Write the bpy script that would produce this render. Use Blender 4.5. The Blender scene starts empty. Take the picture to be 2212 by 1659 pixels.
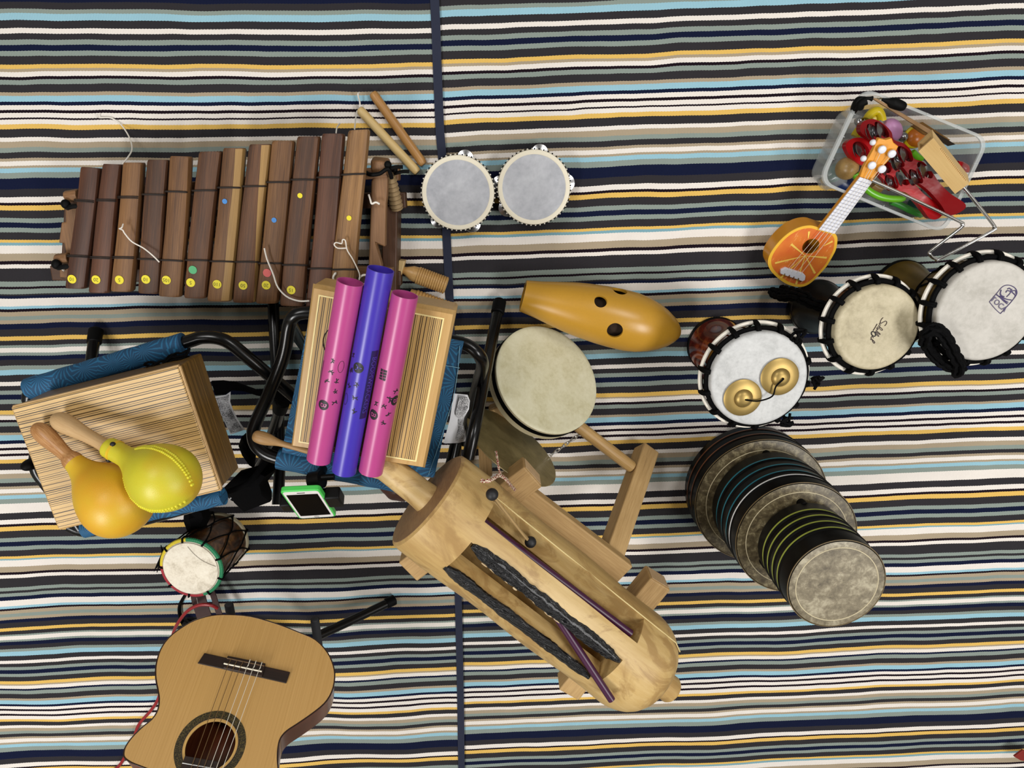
import bpy, bmesh, math, random
from mathutils import Vector as V, Matrix
random.seed(7)
# ------------------------------------------------------------------ camera, light, exposure
FPX, CAMH = 1500.0, 1.6
RC = Matrix.Rotation(-.2905, 3, 'X') @ Matrix.Rotation(-.0267, 3, 'Y')
S = bpy.context.scene
COL = S.collection
cd = bpy.data.cameras.new('camera'); cam = bpy.data.objects.new('camera', cd); COL.objects.link(cam)
cd.sensor_width = 36; cd.lens = 36*FPX/2212; cd.clip_start = .05
cam.matrix_world = Matrix.Translation((0, 0, CAMH)) @ RC.to_4x4()
S.camera = cam
w = bpy.data.worlds.new('room'); S.world = w; w.use_nodes = True
w.node_tree.nodes['Background'].inputs[0].default_value = (1, .97, .92, 1)
w.node_tree.nodes['Background'].inputs[1].default_value = .30
def area(x, y, z, sx, sy, power, col=(1, .985, .965)):
    l = bpy.data.lights.new('ceiling_lamp', 'AREA'); l.shape = 'RECTANGLE'; l.size = sx; l.size_y = sy
    l.energy = power; l.color = col
    o = bpy.data.objects.new('ceiling_lamp', l); COL.objects.link(o); o.location = (x, y, z)
    d = V((0, -.5, 0)) - V((x, y, z)); o.rotation_euler = (0, 0, 0)
    return o
area(-1.5, -1.5, 2.7, .6, 1.2, 66)
area(1.7, -.9, 2.7, .6, 1.2, 57)
area(-1.2, 1.2, 2.7, .6, 1.0, 30)
area(1.3, 1.2, 2.7, .6, 1.0, 30)
S.view_settings.view_transform = 'Standard'; S.view_settings.look = 'None'
S.view_settings.exposure = -0.10; S.view_settings.gamma = 1; S.view_settings.use_curve_mapping = False

# ------------------------------------------------------------------ helpers
C0 = V((0, 0, CAMH))
def ray(x, y): return RC @ V(((x-1106)/FPX, (829.5-y)/FPX, -1))
def P(x, y, z=0.0):
    d = ray(x, y); return C0 + d*((z-CAMH)/d.z)
def PP(x, y, o, n):
    d = ray(x, y); return C0 + d*((o-C0).dot(n)/d.dot(n))
def lin(c):
    if isinstance(c, str):
        c = [int(c[i:i+2], 16)/255 for i in (0, 2, 4)]
        c = [(x/12.92 if x <= .04045 else ((x+.055)/1.055)**2.4) for x in c]
    return (c[0], c[1], c[2], 1)
def perp(d):
    d = V(d).normalized(); a = V((0, 0, 1)) if abs(d.z) < .9 else V((0, 1, 0))
    u = d.cross(a).normalized(); return u, u.cross(d).normalized()
def smooth(pts, n=6, closed=False):
    pts = [V(p) for p in pts]; out = []; N = len(pts)
    rng = range(N if closed else N-1)
    for i in rng:
        if closed: p0, p1, p2, p3 = pts[i-1], pts[i], pts[(i+1) % N], pts[(i+2) % N]
        else: p0, p1, p2, p3 = pts[max(i-1, 0)], pts[i], pts[i+1], pts[min(i+2, N-1)]
        for k in range(n):
            t = k/n
            out.append(.5*((2*p1)+(p2-p0)*t+(2*p0-5*p1+4*p2-p3)*t*t+(3*p1-p0-3*p2+p3)*t**3))
    if not closed: out.append(pts[-1])
    return out
class MB:
    def __init__(s): s.v = []; s.f = []
    def add(s, vs, fs):
        o = len(s.v); s.v += [V(x) for x in vs]; s.f += [[i+o for i in f] for f in fs]; return s
    def loft(s, rings, closed=False, caps=True):
        n = len(rings[0]); vs = [p for r in rings for p in r]; fs = []; m = len(rings)
        for i in range(m if closed else m-1):
            a, b = i*n, ((i+1) % m)*n
            for j in range(n):
                k = (j+1) % n; fs.append([a+j, a+k, b+k, b+j])
        if caps and not closed: fs.append(list(range(n))[::-1]); fs.append([(m-1)*n+j for j in range(n)])
        return s.add(vs, fs)
    def tube(s, pts, r, seg=10, closed=False, caps=True):
        pts = [V(p) for p in pts]; n = len(pts); rings = []
        rr = r if isinstance(r, (list, tuple)) else [r]*n
        u = None
        for i in range(n):
            if closed: t = pts[(i+1) % n]-pts[i-1]
            else: t = pts[min(i+1, n-1)]-pts[max(i-1, 0)]
            t = t.normalized()
            if u is None: u = perp(t)[0]
            u = (u-t*u.dot(t)); u = u.normalized() if u.length > 1e-6 else perp(t)[0]
            w_ = t.cross(u)
            rings.append([pts[i]+(u*math.cos(a)+w_*math.sin(a))*rr[i] for a in [2*math.pi*k/seg for k in range(seg)]])
        return s.loft(rings, closed, caps)
    def lathe(s, prof, A, d, seg=40, caps=True, ang=0):
        A = V(A); d = V(d).normalized(); u, w_ = perp(d)
        rings = [[A+d*t+(u*math.cos(a+ang)+w_*math.sin(a+ang))*max(r, 1e-5) for a in [2*math.pi*k/seg for k in range(seg)]] for t, r in prof]
        return s.loft(rings, False, caps)
    def prism(s, poly, ext):
        poly = [V(p) for p in poly]; ext = V(ext); n = len(poly)
        vs = poly+[p+ext for p in poly]
        return s.add(vs, [list(range(n)), [n+i for i in range(n)][::-1]]+[[i, i+n, (i+1) % n+n, (i+1) % n] for i in range(n)])
    def box(s, c, ax, ay, az):
        c, ax, ay, az = V(c), V(ax), V(ay), V(az)
        vs = [c+ax*i+ay*j+az*k for i in (-1, 1) for j in (-1, 1) for k in (-1, 1)]
        return s.add(vs, [[0, 1, 3, 2], [4, 6, 7, 5], [0, 4, 5, 1], [2, 3, 7, 6], [0, 2, 6, 4], [1, 5, 7, 3]])
    def hexa(s, b, t):                      # bottom quad, top quad
        return s.add(list(b)+list(t), [[0, 1, 2, 3], [7, 6, 5, 4]]+[[i, i+4, (i+1) % 4+4, (i+1) % 4] for i in range(4)])
    def ball(s, c, rx, ry=None, rz=None, fr=None, seg=20, rings=12):
        ry = ry or rx; rz = rz or rx; c = V(c); X, Y, Z = fr or (V((1, 0, 0)), V((0, 1, 0)), V((0, 0, 1)))
        rs = []
        for i in range(rings+1):
            t = math.pi*i/rings; q = max(math.sin(t), 1e-3)
            rs.append([c+X*rx*q*math.cos(a)+Y*ry*q*math.sin(a)+Z*rz*math.cos(t) for a in [2*math.pi*k/seg for k in range(seg)]])
        return s.loft(rs)
    def ribbon(s, pts, wd, nrm, th=.0015):
        pts = [V(p) for p in pts]; n = len(pts); rings = []
        for i in range(n):
            t = (pts[min(i+1, n-1)]-pts[max(i-1, 0)]).normalized(); N = V(nrm[i] if isinstance(nrm, list) else nrm)
            sd = t.cross(N).normalized(); N = sd.cross(t).normalized(); h = (wd[i] if isinstance(wd, (list, tuple)) else wd)/2
            rings.append([pts[i]+sd*h+N*th/2, pts[i]-sd*h+N*th/2, pts[i]-sd*h-N*th/2, pts[i]+sd*h-N*th/2])
        return s.loft(rings)
    def torus(s, c, n, R, r, seg=40, sub=8):
        u, w_ = perp(n); c = V(c)
        return s.tube([c+(u*math.cos(a)+w_*math.sin(a))*R for a in [2*math.pi*k/seg for k in range(seg)]], r, sub, True)
MATX = {}
def thing(name, label, cat, loc, group=None, mat=None):
    o = bpy.data.objects.new(name, None); COL.objects.link(o); o.empty_display_size = .05
    o.matrix_world = mat if mat else Matrix.Translation(V(loc)); MATX[o] = o.matrix_world.copy()
    o['label'] = label; o['category'] = cat
    if group: o['group'] = group
    return o
def finish(me, angle=38):
    bm = bmesh.new(); bm.from_mesh(me)
    bmesh.ops.recalc_face_normals(bm, faces=bm.faces)
    for f in bm.faces: f.smooth = True
    for e in bm.edges:
        if len(e.link_faces) == 2: e.smooth = e.calc_face_angle(0) < math.radians(angle)
    bm.to_mesh(me); bm.free()
def part(name, mb, mat, parent=None, bev=0, grain=None, label=None, cat=None, group=None, cuts=None, loc=None, sub=0, angle=38, tint=None):
    if parent is not None: M = MATX[parent]
    else:
        c = V((sum(p.x for p in mb.v)/len(mb.v), sum(p.y for p in mb.v)/len(mb.v), min(p.z for p in mb.v))) if loc is None else V(loc)
        M = Matrix.Translation(c)
    I = M.inverted()
    me = bpy.data.meshes.new(name); me.from_pydata([I @ p for p in mb.v], [], mb.f); me.update()
    finish(me, angle)
    o = bpy.data.objects.new(name, me); COL.objects.link(o)
    if parent is None: o.matrix_world = M
    else: o.parent = parent
    MATX[o] = M
    if bev:
        b = o.modifiers.new('b', 'BEVEL'); b.width = bev; b.segments = 3; b.limit_method = 'ANGLE'; b.angle_limit = math.radians(35)
    if cuts:
        bt = bmesh.new(); bt.from_mesh(me); bmesh.ops.triangulate(bt, faces=[f for f in bt.faces if len(f.verts) > 4]); bt.to_mesh(me); bt.free()
        tmp = []
        for c in cuts:
            m2 = bpy.data.meshes.new('c'); m2.from_pydata([I @ p for p in c.v], [], c.f); finish(m2)
            co = bpy.data.objects.new('c', m2); COL.objects.link(co); co.matrix_world = M; tmp.append(co)
            bo = o.modifiers.new('x', 'BOOLEAN'); bo.operation = 'DIFFERENCE'; bo.object = co; bo.solver = 'EXACT'
        bpy.context.view_layer.update()
        dg = bpy.context.evaluated_depsgraph_get()
        nm = bpy.data.meshes.new_from_object(o.evaluated_get(dg))
        o.modifiers.clear(); o.data = nm; finish(nm, 30)
        for co in tmp: bpy.data.objects.remove(co)
        me = nm
    L = V(grain) if grain is not None else V((1, 0, 0)); L.normalize()
    N = V((0, 0, 1)); N = (N-L*N.dot(L)); N = N.normalized() if N.length > .1 else perp(L)[0]; W = N.cross(L)
    a = me.attributes.new('gc', 'FLOAT_VECTOR', 'POINT'); dat = []
    off = random.random()*5
    for vt in me.vertices:
        q = M @ vt.co; dat += [q.dot(L)+off, q.dot(W), q.dot(N)]
    a.data.foreach_set('vector', dat)
    if mat: me.materials.append(mat)
    if label: o['label'] = label
    if cat: o['category'] = cat
    if group: o['group'] = group
    return o
def txt(body, c, right, up, size, th=.0004, align='CENTER', shear=0):
    cu = bpy.data.curves.new('t', 'FONT'); cu.body = body; cu.size = 1; cu.align_x = align; cu.align_y = 'CENTER'; cu.shear = shear; cu.resolution_u = 3
    o = bpy.data.objects.new('t', cu); COL.objects.link(o); bpy.context.view_layer.update()
    me = bpy.data.meshes.new_from_object(o.evaluated_get(bpy.context.evaluated_depsgraph_get()))
    R, U = V(right).normalized(), V(up).normalized(); c = V(c); mb = MB()
    vs = [(v.co.x, v.co.y) for v in me.vertices]; fs = [list(p.vertices) for p in me.polygons]
    bpy.data.objects.remove(o); bpy.data.meshes.remove(me)
    mb.add([c+R*x*size+U*y*size for x, y in vs], fs); mb.raw = (vs, fs)
    return mb

# ------------------------------------------------------------------ materials
class NT:
    def __init__(s, name):
        s.m = bpy.data.materials.new(name); s.m.use_nodes = True; s.t = s.m.node_tree; s.n = s.t.nodes; s.l = s.t.links
        s.b = s.n['Principled BSDF']
    def node(s, t, **k):
        n = s.n.new(t)
        for a, v in k.items(): setattr(n, a, v)
        return n
    def put(s, sock, v):
        if hasattr(v, 'links') or isinstance(v, bpy.types.NodeSocket): s.l.new(v, sock)
        else: sock.default_value = v
    def math(s, op, a, b=0.0, c=0.0):
        n = s.node('ShaderNodeMath', operation=op); s.put(n.inputs[0], a); s.put(n.inputs[1], b); s.put(n.inputs[2], c); return n.outputs[0]
    def noise(s, vec, scale, detail=3, rough=.6, dist=0):
        n = s.node('ShaderNodeTexNoise'); s.put(n.inputs['Vector'], vec); n.inputs['Scale'].default_value = scale
        n.inputs['Detail'].default_value = detail; n.inputs['Roughness'].default_value = rough; n.inputs['Distortion'].default_value = dist
        return n.outputs[0]
    def ramp(s, fac, stops, interp='LINEAR'):
        n = s.node('ShaderNodeValToRGB'); r = n.color_ramp; r.interpolation = interp
        r.elements[0].position = stops[0][0]; r.elements[0].color = lin(stops[0][1])
        for p, c in stops[1:-1]: e = r.elements.new(p); e.color = lin(c)
        r.elements[-1].position = stops[-1][0]; r.elements[-1].color = lin(stops[-1][1])
        s.put(n.inputs[0], fac); return n.outputs[0]
    def mix(s, f, a, b, mode='MIX'):
        n = s.node('ShaderNodeMix', data_type='RGBA', blend_type=mode); s.put(n.inputs[0], f)
        s.put(n.inputs[6], lin(a) if isinstance(a, (str, tuple)) else a); s.put(n.inputs[7], lin(b) if isinstance(b, (str, tuple)) else b); return n.outputs[2]
    def gc(s, sx=1, sy=1, sz=1):
        a = s.node('ShaderNodeAttribute', attribute_name='gc'); m = s.node('ShaderNodeMapping'); s.l.new(a.outputs['Vector'], m.inputs[0])
        m.inputs['Scale'].default_value = (sx, sy, sz); return m.outputs[0]
    def fin(s, col, rough=.5, bump=None, bd=.001, bs=.5, **k):
        s.put(s.b.inputs['Base Color'], lin(col) if isinstance(col, (str, tuple)) else col); s.put(s.b.inputs['Roughness'], rough)
        if bump is not None:
            n = s.node('ShaderNodeBump'); n.inputs['Strength'].default_value = bs; n.inputs['Distance'].default_value = bd
            s.put(n.inputs['Height'], bump); s.l.new(n.outputs[0], s.b.inputs['Normal'])
        for a, v in k.items(): s.b.inputs[a.replace('_', ' ')].default_value = v
        return s.m
MC = {}
def plain(name, col, rough=.5, var=.12, scale=60, bump=0, **k):
    if name in MC: return MC[name]
    t = NT(name); v = t.gc(); n = t.noise(v, scale, 3)
    c = lin(col); d = tuple(x*(1-var) for x in c[:3])+(1,); e = tuple(min(1, x*(1+var)) for x in c[:3])+(1,)
    m = t.fin(t.mix(n, d, e), rough, n if bump else None, .001, bump, **k); MC[name] = m; return m
def wood(name, c1, c2, rough=.5, sc=45, along=3.0, c3=None, bs=.25):
    if name in MC: return MC[name]
    t = NT(name)
    big = t.noise(t.gc(along*.6, sc*.35, sc*.35), 1.0, 3, .6, .6); fine = t.noise(t.gc(along*4, sc*8, sc*8), 1.0, 4, .7)
    f = t.math('ADD', t.math('MULTIPLY', big, .5), t.math('MULTIPLY', fine, .5))
    st = [(.34, c2), (.66, c1)] if not c3 else [(.32, c3), (.44, c2), (.64, c1)]
    m = t.fin(t.ramp(f, st), rough, fine, .0006, bs); MC[name] = m; return m
def zebra(name, light, mid, dark, rough, N, along=1.2, dens=.55):
    t = NT(name); g = t.gc(); sp = t.node('ShaderNodeSeparateXYZ'); t.l.new(g, sp.inputs[0])
    v = t.math('ADD', sp.outputs[1], sp.outputs[2]); warp = t.noise(t.gc(3, 8, 8), 1.0, 2)
    q = t.math('ADD', t.math('MULTIPLY', v, N), t.math('MULTIPLY', warp, 1.6)); cell = t.math('FLOOR', q); fr = t.math('FRACT', q)
    wn = t.node('ShaderNodeTexWhiteNoise', noise_dimensions='1D'); t.l.new(cell, wn.inputs['W']); rnd = wn.outputs['Value']
    wn2 = t.node('ShaderNodeTexWhiteNoise', noise_dimensions='1D'); t.l.new(t.math('ADD', cell, 71.3), wn2.inputs['W'])
    half = t.math('ADD', .09, t.math('MULTIPLY', wn2.outputs['Value'], .15))
    line = t.math('MULTIPLY', t.math('LESS_THAN', t.math('ABSOLUTE', t.math('SUBTRACT', fr, .5)), half), t.math('LESS_THAN', rnd, dens))
    fade = t.noise(t.gc(4, 60, 60), 1.0, 2); line = t.math('MULTIPLY', line, t.math('ADD', .6, t.math('MULTIPLY', fade, .7)))
    n2 = t.noise(t.gc(along*5, 160, 160), 1.0, 3, .6); base = t.ramp(n2, [(.35, mid), (.65, light)])
    return t.fin(t.mix(line, base, dark), rough, n2, .0004, .15, Coat_Weight=.1, Coat_Roughness=.3)
def skinm(name, c1, c2, c3, rough=.55, scale=30, bs=.2):
    t = NT(name); a = t.noise(t.gc(), scale, 5, .65, .4); b = t.noise(t.gc(), scale*6, 3, .6)
    col = t.ramp(t.math('ADD', t.math('MULTIPLY', a, .7), t.math('MULTIPLY', b, .3)), [(.32, c3), (.5, c2), (.66, c1)])
    return t.fin(col, rough, b, .0004, bs)
black_tube = plain('black_enamel', '060607', .25, .2, 20, Specular_IOR_Level=.4)
black_rubber = plain('black_rubber', '070707', .6, .3, 80, Specular_IOR_Level=.12)
black_cloth = plain('black_cloth', '040405', .9, .3, 200, .3, Specular_IOR_Level=.08)
black_rope = plain('black_rope', '060607', .75, .4, 300, .6, Specular_IOR_Level=.08)
chrome = plain('chrome', 'f0f0f0', .22, .03, 20, Metallic=1.0)
steel = plain('jingle_steel', 'b9b9bb', .25, .1, 60, Metallic=1.0)
brass = plain('brass', 'a98f55', .42, .15, 40, Metallic=.75)
white_cord = plain('white_cord', 'e6e0d6', .8, .1, 300, .4)
white_cloth = plain('white_cloth', 'f2ecdf', .8, .1, 120, .3)
ink = plain('black_ink', '141118', .5, .05)

# ------------------------------------------------------------------ floor and the two striped rugs
PAL = {'n': '141a33', 'c': '302e31', 's': '86918a', 'b': '92bccb', 'w': 'e3dcd4', 'y': 'dcb45f', 't': 'a5967f', 'd': '1c121a', 'g': '7ba3ae'}
ST = '''-60c -30s -20b -8n 3c 17.3s 27.5b 42.2c 60.3w 71.5c 84.3s 95.5n 108.3s 119.5c 136.8y 147t 153.3w 163.5d 170s 181c 198.3t 206b 219n 227.5w 238d 244w 254d 259w 268.5y 278.5c 296.3w
306t 318.5s 328.5c 341t 347.5w 357t 362.5b 372s 384.5n 408c 424.8w 437d 443y 454.5c 471.8s 481.5n 493s 503c 518.8y 525g 531.3w 548.5t 563.5d 570.7w 580c 607.5s 617.5d 623s 633c 637n 642.7w
659.5b 665d 671t 680s 688.5t 697n 708.5c 723.8y 733c 743.5s 749.5w 759.5s 765.5n 775.5c 787.5s 796b 807c 821.3w 830c 840.5s 849n 859.5s 869c 883y 891.5t 895.5w 904d 909s 917.5c 931.5t 937b 948n
955w 963.5d 968.5w 976.5d 981w 989y 996.5c 1011w 1019.5t 1029s 1038c 1047t 1052.5w 1060.5t 1065b 1073s 1082.5w 1103c 1116.8w 1127d 1132y 1142c 1156.8s 1165n 1175s 1183c 1195.5y 1201g 1204.5w 1218t
1229d 1234w 1242c 1261s 1268.5c 1273s 1280.5n 1288.5w 1301b 1305.5d 1310t 1317s 1323t 1329n 1336c 1347.3y 1353.5c 1361.5s 1365w 1373s 1377.5n 1385c 1393s 1399b 1408c 1418w 1424.5c 1432s 1438.5n
1446s 1452.5c 1462.3y 1468.5t 1472w 1479n 1483.5s 1491c 1501t 1506b 1514.5n 1519.5w 1526d 1530w 1537d 1541w 1548y 1553c 1561.5w 1567.5t 1574s 1580c 1586.5t 1591w 1598t 1602b 1608.5s 1617.5n 1632c
1642.5w 1650.5d 1654y 1661.5c 1672s 1678n 1685s 1691c 1701y 1705g 1708.5w 1719t 1729d 1733w 1739c 1756s'''.split()
ST = [(float(a[:-1]), a[-1]) for a in ST]
SV = [(P(30, y, 0).y, c) for y, c in ST]            # woven pattern, in metres along the rug
P2 = P(30, 17.3, 0).y-P(30, 1393, 0).y              # the weave repeats
SV = [(P(30, y, 0).y+P2, c) for y, c in ST if 900 <= y <= 1302]+SV+[(P(30, y, 0).y-P2, c) for y, c in ST if 617 <= y <= 1060]
def rug_material(name):
    t = NT(name)
    uv = t.node('ShaderNodeUVMap'); sep = t.node('ShaderNodeSeparateXYZ'); t.l.new(uv.outputs[0], sep.inputs[0])
    u, v = sep.outputs[0], sep.outputs[1]
    RIB = .0066
    ph = t.math('MULTIPLY', u, math.pi/RIB); rib = t.math('ABSOLUTE', t.math('SINE', ph)); rib2 = t.math('ABSOLUTE', t.math('SINE', t.math('MULTIPLY', ph, 2)))
    lw = t.noise(uv.outputs[0], 1.7, 2, .5); lw2 = t.noise(uv.outputs[0], 7, 2, .5)
    v2 = t.math('ADD', v, t.math('MULTIPLY', rib, .0007))
    v2 = t.math('ADD', v2, t.math('MULTIPLY', t.math('SUBTRACT', lw, .5), .010))
    v2 = t.math('ADD', v2, t.math('MULTIPLY', t.math('SUBTRACT', lw2, .5), .008))
    # SV runs from high to low v; work with -v
    vals = [(-a, c) for a, c in SV]; col = None
    groups = [vals[i:i+30] for i in range(0, len(vals), 30)]
    nv = t.math('MULTIPLY', v2, -1)
    for gi, g in enumerate(groups):
        lo = g[0][0]; hi = (groups[gi+1][0][0] if gi+1 < len(groups) else g[-1][0]+.02)
        f = t.math('DIVIDE', t.math('SUBTRACT', nv, lo), hi-lo)
        r = t.ramp(f, [((a-lo)/(hi-lo), PAL[c]) for a, c in g], 'CONSTANT')
        col = r if col is None else t.mix(t.math('GREATER_THAN', nv, lo), col, r)
    fib = t.noise(uv.outputs[0], 900, 2, .6)
    dirt = t.noise(uv.outputs[0], 14, 4, .6)
    col = t.mix(t.math('MULTIPLY', fib, .35), col, (.25, .24, .23, 1), 'MULTIPLY') if False else col
    h = t.node('ShaderNodeHueSaturation'); t.l.new(col, h.inputs['Color'])
    t.put(h.inputs['Value'], t.math('ADD', .74, t.math('ADD', t.math('MULTIPLY', fib, .24), t.math('ADD', t.math('MULTIPLY', dirt, .12), t.math('MULTIPLY', rib2, .12)))))  # rib grooves also shaded in the colour, on top of the bump
    hb = t.math('ADD', rib2, t.math('MULTIPLY', fib, .4))
    return t.fin(h.outputs[0], .95, hb, .0007, .6, Specular_IOR_Level=.08)
WA = [-0.01807, -0.02089, 1.02321, 0.01792, 0.01393, -0.00349, 0.01208]
WB = [-0.02468, -0.04249, 1.01426, -0.01367, 0.00394, 7e-05, -0.00627]
def rv(c, X, Y): return c[0]+c[1]*X+c[2]*Y+c[3]*X*Y+c[4]*Y*Y+c[5]*X*X+c[6]*X*Y*Y

def make_rug(name, label, coef, x0, x1, z0, z1):
    NX, NY = 130, 150; Y0, Y1 = .50, -1.85
    vs = []; uvs = []
    def ripple(X, Y):
        m = max(0, min(1, (-.70-Y)/.45)); m = m*m*(3-2*m); k = .011 if x0(-1) < -1 else .005
        e = max(0, min(1, abs(X+.10)/.12))
        return k*m*e*(.5+.5*math.sin(15*X+5*Y+1.5*math.sin(4*Y)))*(.6+.4*math.sin(6*X-3*Y))
    for j in range(NY+1):
        Y = Y0+(Y1-Y0)*j/NY; a, b = x0(Y), x1(Y)
        for i in range(NX+1):
            X = a+(b-a)*i/NX
            vs.append(V((X, Y, z1+.0008*math.sin(X*9+Y*4)*math.sin(Y*7-X*3)+ripple(X, Y)))); uvs.append((X, rv(coef, X, Y)))
    fs = [[j*(NX+1)+i, (j+1)*(NX+1)+i, (j+1)*(NX+1)+i+1, j*(NX+1)+i+1] for j in range(NY) for i in range(NX)]
    n = len(vs)
    edge = [j*(NX+1) for j in range(NY+1)]+[NY*(NX+1)+i for i in range(1, NX+1)]+[j*(NX+1)+NX for j in range(NY-1, -1, -1)]+[i for i in range(NX-1, 0, -1)]
    low = [V((vs[k].x, vs[k].y, z0)) for k in edge]; m = len(edge)
    fs += [[edge[k], n+k, n+(k+1) % m, edge[(k+1) % m]][::-1] for k in range(m)]
    o = bpy.data.objects.new(name, bpy.data.meshes.new(name)); COL.objects.link(o)
    o.data.from_pydata(vs+low, [], fs); uvs += [uvs[k] for k in edge]
    uvl = o.data.uv_layers.new(name='UVMap')
    for l in o.data.loops: uvl.data[l.index].uv = uvs[l.vertex_index]
    finish(o.data, 60); o.data.materials.append(rug_material(name)); o['label'] = label; o['category'] = 'rug'
    MATX[o] = Matrix.Identity(4)
    return o
bnd = [(.7, -.134), (.347, -.1295), (.295, -.128), (.215, -.127), (.086, -.124), (.039, -.120), (-.099, -.115), (-.267, -.110), (-.81, -.103), (-1.137, -.101), (-1.376, -.1), (-1.9, -.101)]
def bx(Y):
    for (y0, a), (y1, b) in zip(bnd, bnd[1:]):
        if y1 <= Y <= y0: return a+(b-a)*(y0-Y)/(y0-y1)
    return -.1
fm = MB(); fm.box((0, -.6, -.05), (2.6, 0, 0), (0, 2.4, 0), (0, 0, .05))
fl = part('floor', fm, plain('floor_vinyl', '6e675c', .5), loc=(0, -.6, -.1)); fl['kind'] = 'structure'
rugR = make_rug('striped_rug', 'striped flatweave rug on the right, tucked under the dark binding of the other rug', WB, lambda Y: bx(Y)-.02, lambda Y: 1.9, 0, .0032)
rugL = make_rug('striped_rug', 'striped flatweave rug on the left, with a navy binding along its right edge', WA, lambda Y: -1.75, lambda Y: bx(Y)+.001, .0045, .0075)
bm_ = MB(); L = []
for i in range(80):
    Y = .50-2.35*i/79; L.append(V((bx(Y)+.009, Y, .0085)))
bm_.ribbon(L, .0185, (0, 0, 1), .0035)
part('edge_binding', bm_, plain('navy_binding', '1b2136', .85, .15, 400, .3), rugL, grain=(0, 1, 0), label='dark navy edge binding')
FZ = .009                                            # top of the rugs
# ------------------------------------------------------------------ balafon (gourdless wooden xylophone)
w_dark = wood('bar_dark', '6b4527', '482c19', .55, 60, 3, '331f13')
w_brown = wood('bar_brown', '805a34', '5c3c20', .55, 60, 3, '452c18')
w_red = wood('bar_red', '603a24', '432617', .52, 60, 3, '311a10')
w_gold = wood('bar_gold', '946d40', '6b4a29', .5, 60, 3, '4f3720')
w_sap = wood('bar_sapwood', 'a9854f', '8a6a3c', .5, 60, 3)
w_frame = wood('frame_wood', '8a6440', '5e3f26', .55, 40, 3)
w_fdark = wood('frame_wood_dark', '5a3a24', '3a2416', .5, 40, 3)
bal = thing('balafon', 'low wooden balafon of twelve brown bars with numbered yellow dots', 'xylophone', P(470, 500, FZ))
BARS = [((170, 360), (212.8, 364), (137.6, 623), (184, 624.5), w_red), ((218, 353.7), (258.6, 355), (185.5, 632), (232, 633.6), w_red),
 ((262, 351), (306, 351), (236, 629.7), (284.5, 631), w_brown), ((313.8, 344.6), (361, 345.4), (293, 633.6), (340.5, 636), w_dark),
 ((363.9, 336.8), (409.7, 338), (339.8, 640), (389.8, 642.7), w_brown), ((425.3, 327.8), (476.4, 326.5), (392.4, 644), (441.6, 645.3), w_dark),
 ((479.7, 319.5), (527.7, 319.5), (444.7, 650.5), (497.9, 651.8), w_brown), ((534, 311.7), (583.4, 311), (498.4, 654), (549, 654.4), w_dark),
 ((585.3, 304), (635.6, 304), (549.7, 656), (600, 656), w_brown), ((638, 294.5), (689, 294), (601, 660.7), (655, 662), w_dark),
 ((694.4, 288.5), (744.7, 288.5), (658, 665), (711, 665), w_red), ((748.6, 282), (796, 279), (706, 668), (762, 668), w_gold)]
UC = [(429, 549), (428, 552), (422, 552), (415.7, 555), (409, 557), (407, 557), (400, 559), (397, 560), (388, 563), (382, 566), (377, 574), (371, 576)]
ylw = plain('yellow_sticker', 'e2d21f', .5, .05); grn = plain('green_sticker', '4aa36c', .5, .05); rd = plain('red_sticker', 'cf5a55', .5, .05); blu = plain('blue_sticker', '3f83c8', .5, .05)
def bar_z(i): return .150+.0030*i
def bar_pt(i, s, t, dz=0):                            # s across 0..1, t along 0..1 (on the top face)
    tl, tr, bl, br, _ = BARS[i]; z = bar_z(i)+dz
    a = P(*tl, z)*(1-s)+P(*tr, z)*s; b = P(*bl, z)*(1-s)+P(*br, z)*s
    return a*(1-t)+b*t
def bar_sect(p, q, w, th, k=1.0):                     # one rounded cross-section between edges p, q
    up = V((0, 0, 1)); c = (p+q)/2; h = (q-p)*.5*k; out = []
    prof = [(-1, -.55), (-.97, -.28), (-.86, -.09), (-.62, 0), (0, .04), (.62, 0), (.86, -.09), (.97, -.28), (1, -.55), (.96, -.85), (.8, -1), (-.8, -1), (-.96, -.85)]
    for a, b in prof: out.append(c+h*a+up*(b*th*k+(k-1)*th*.4))
    return out
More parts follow.
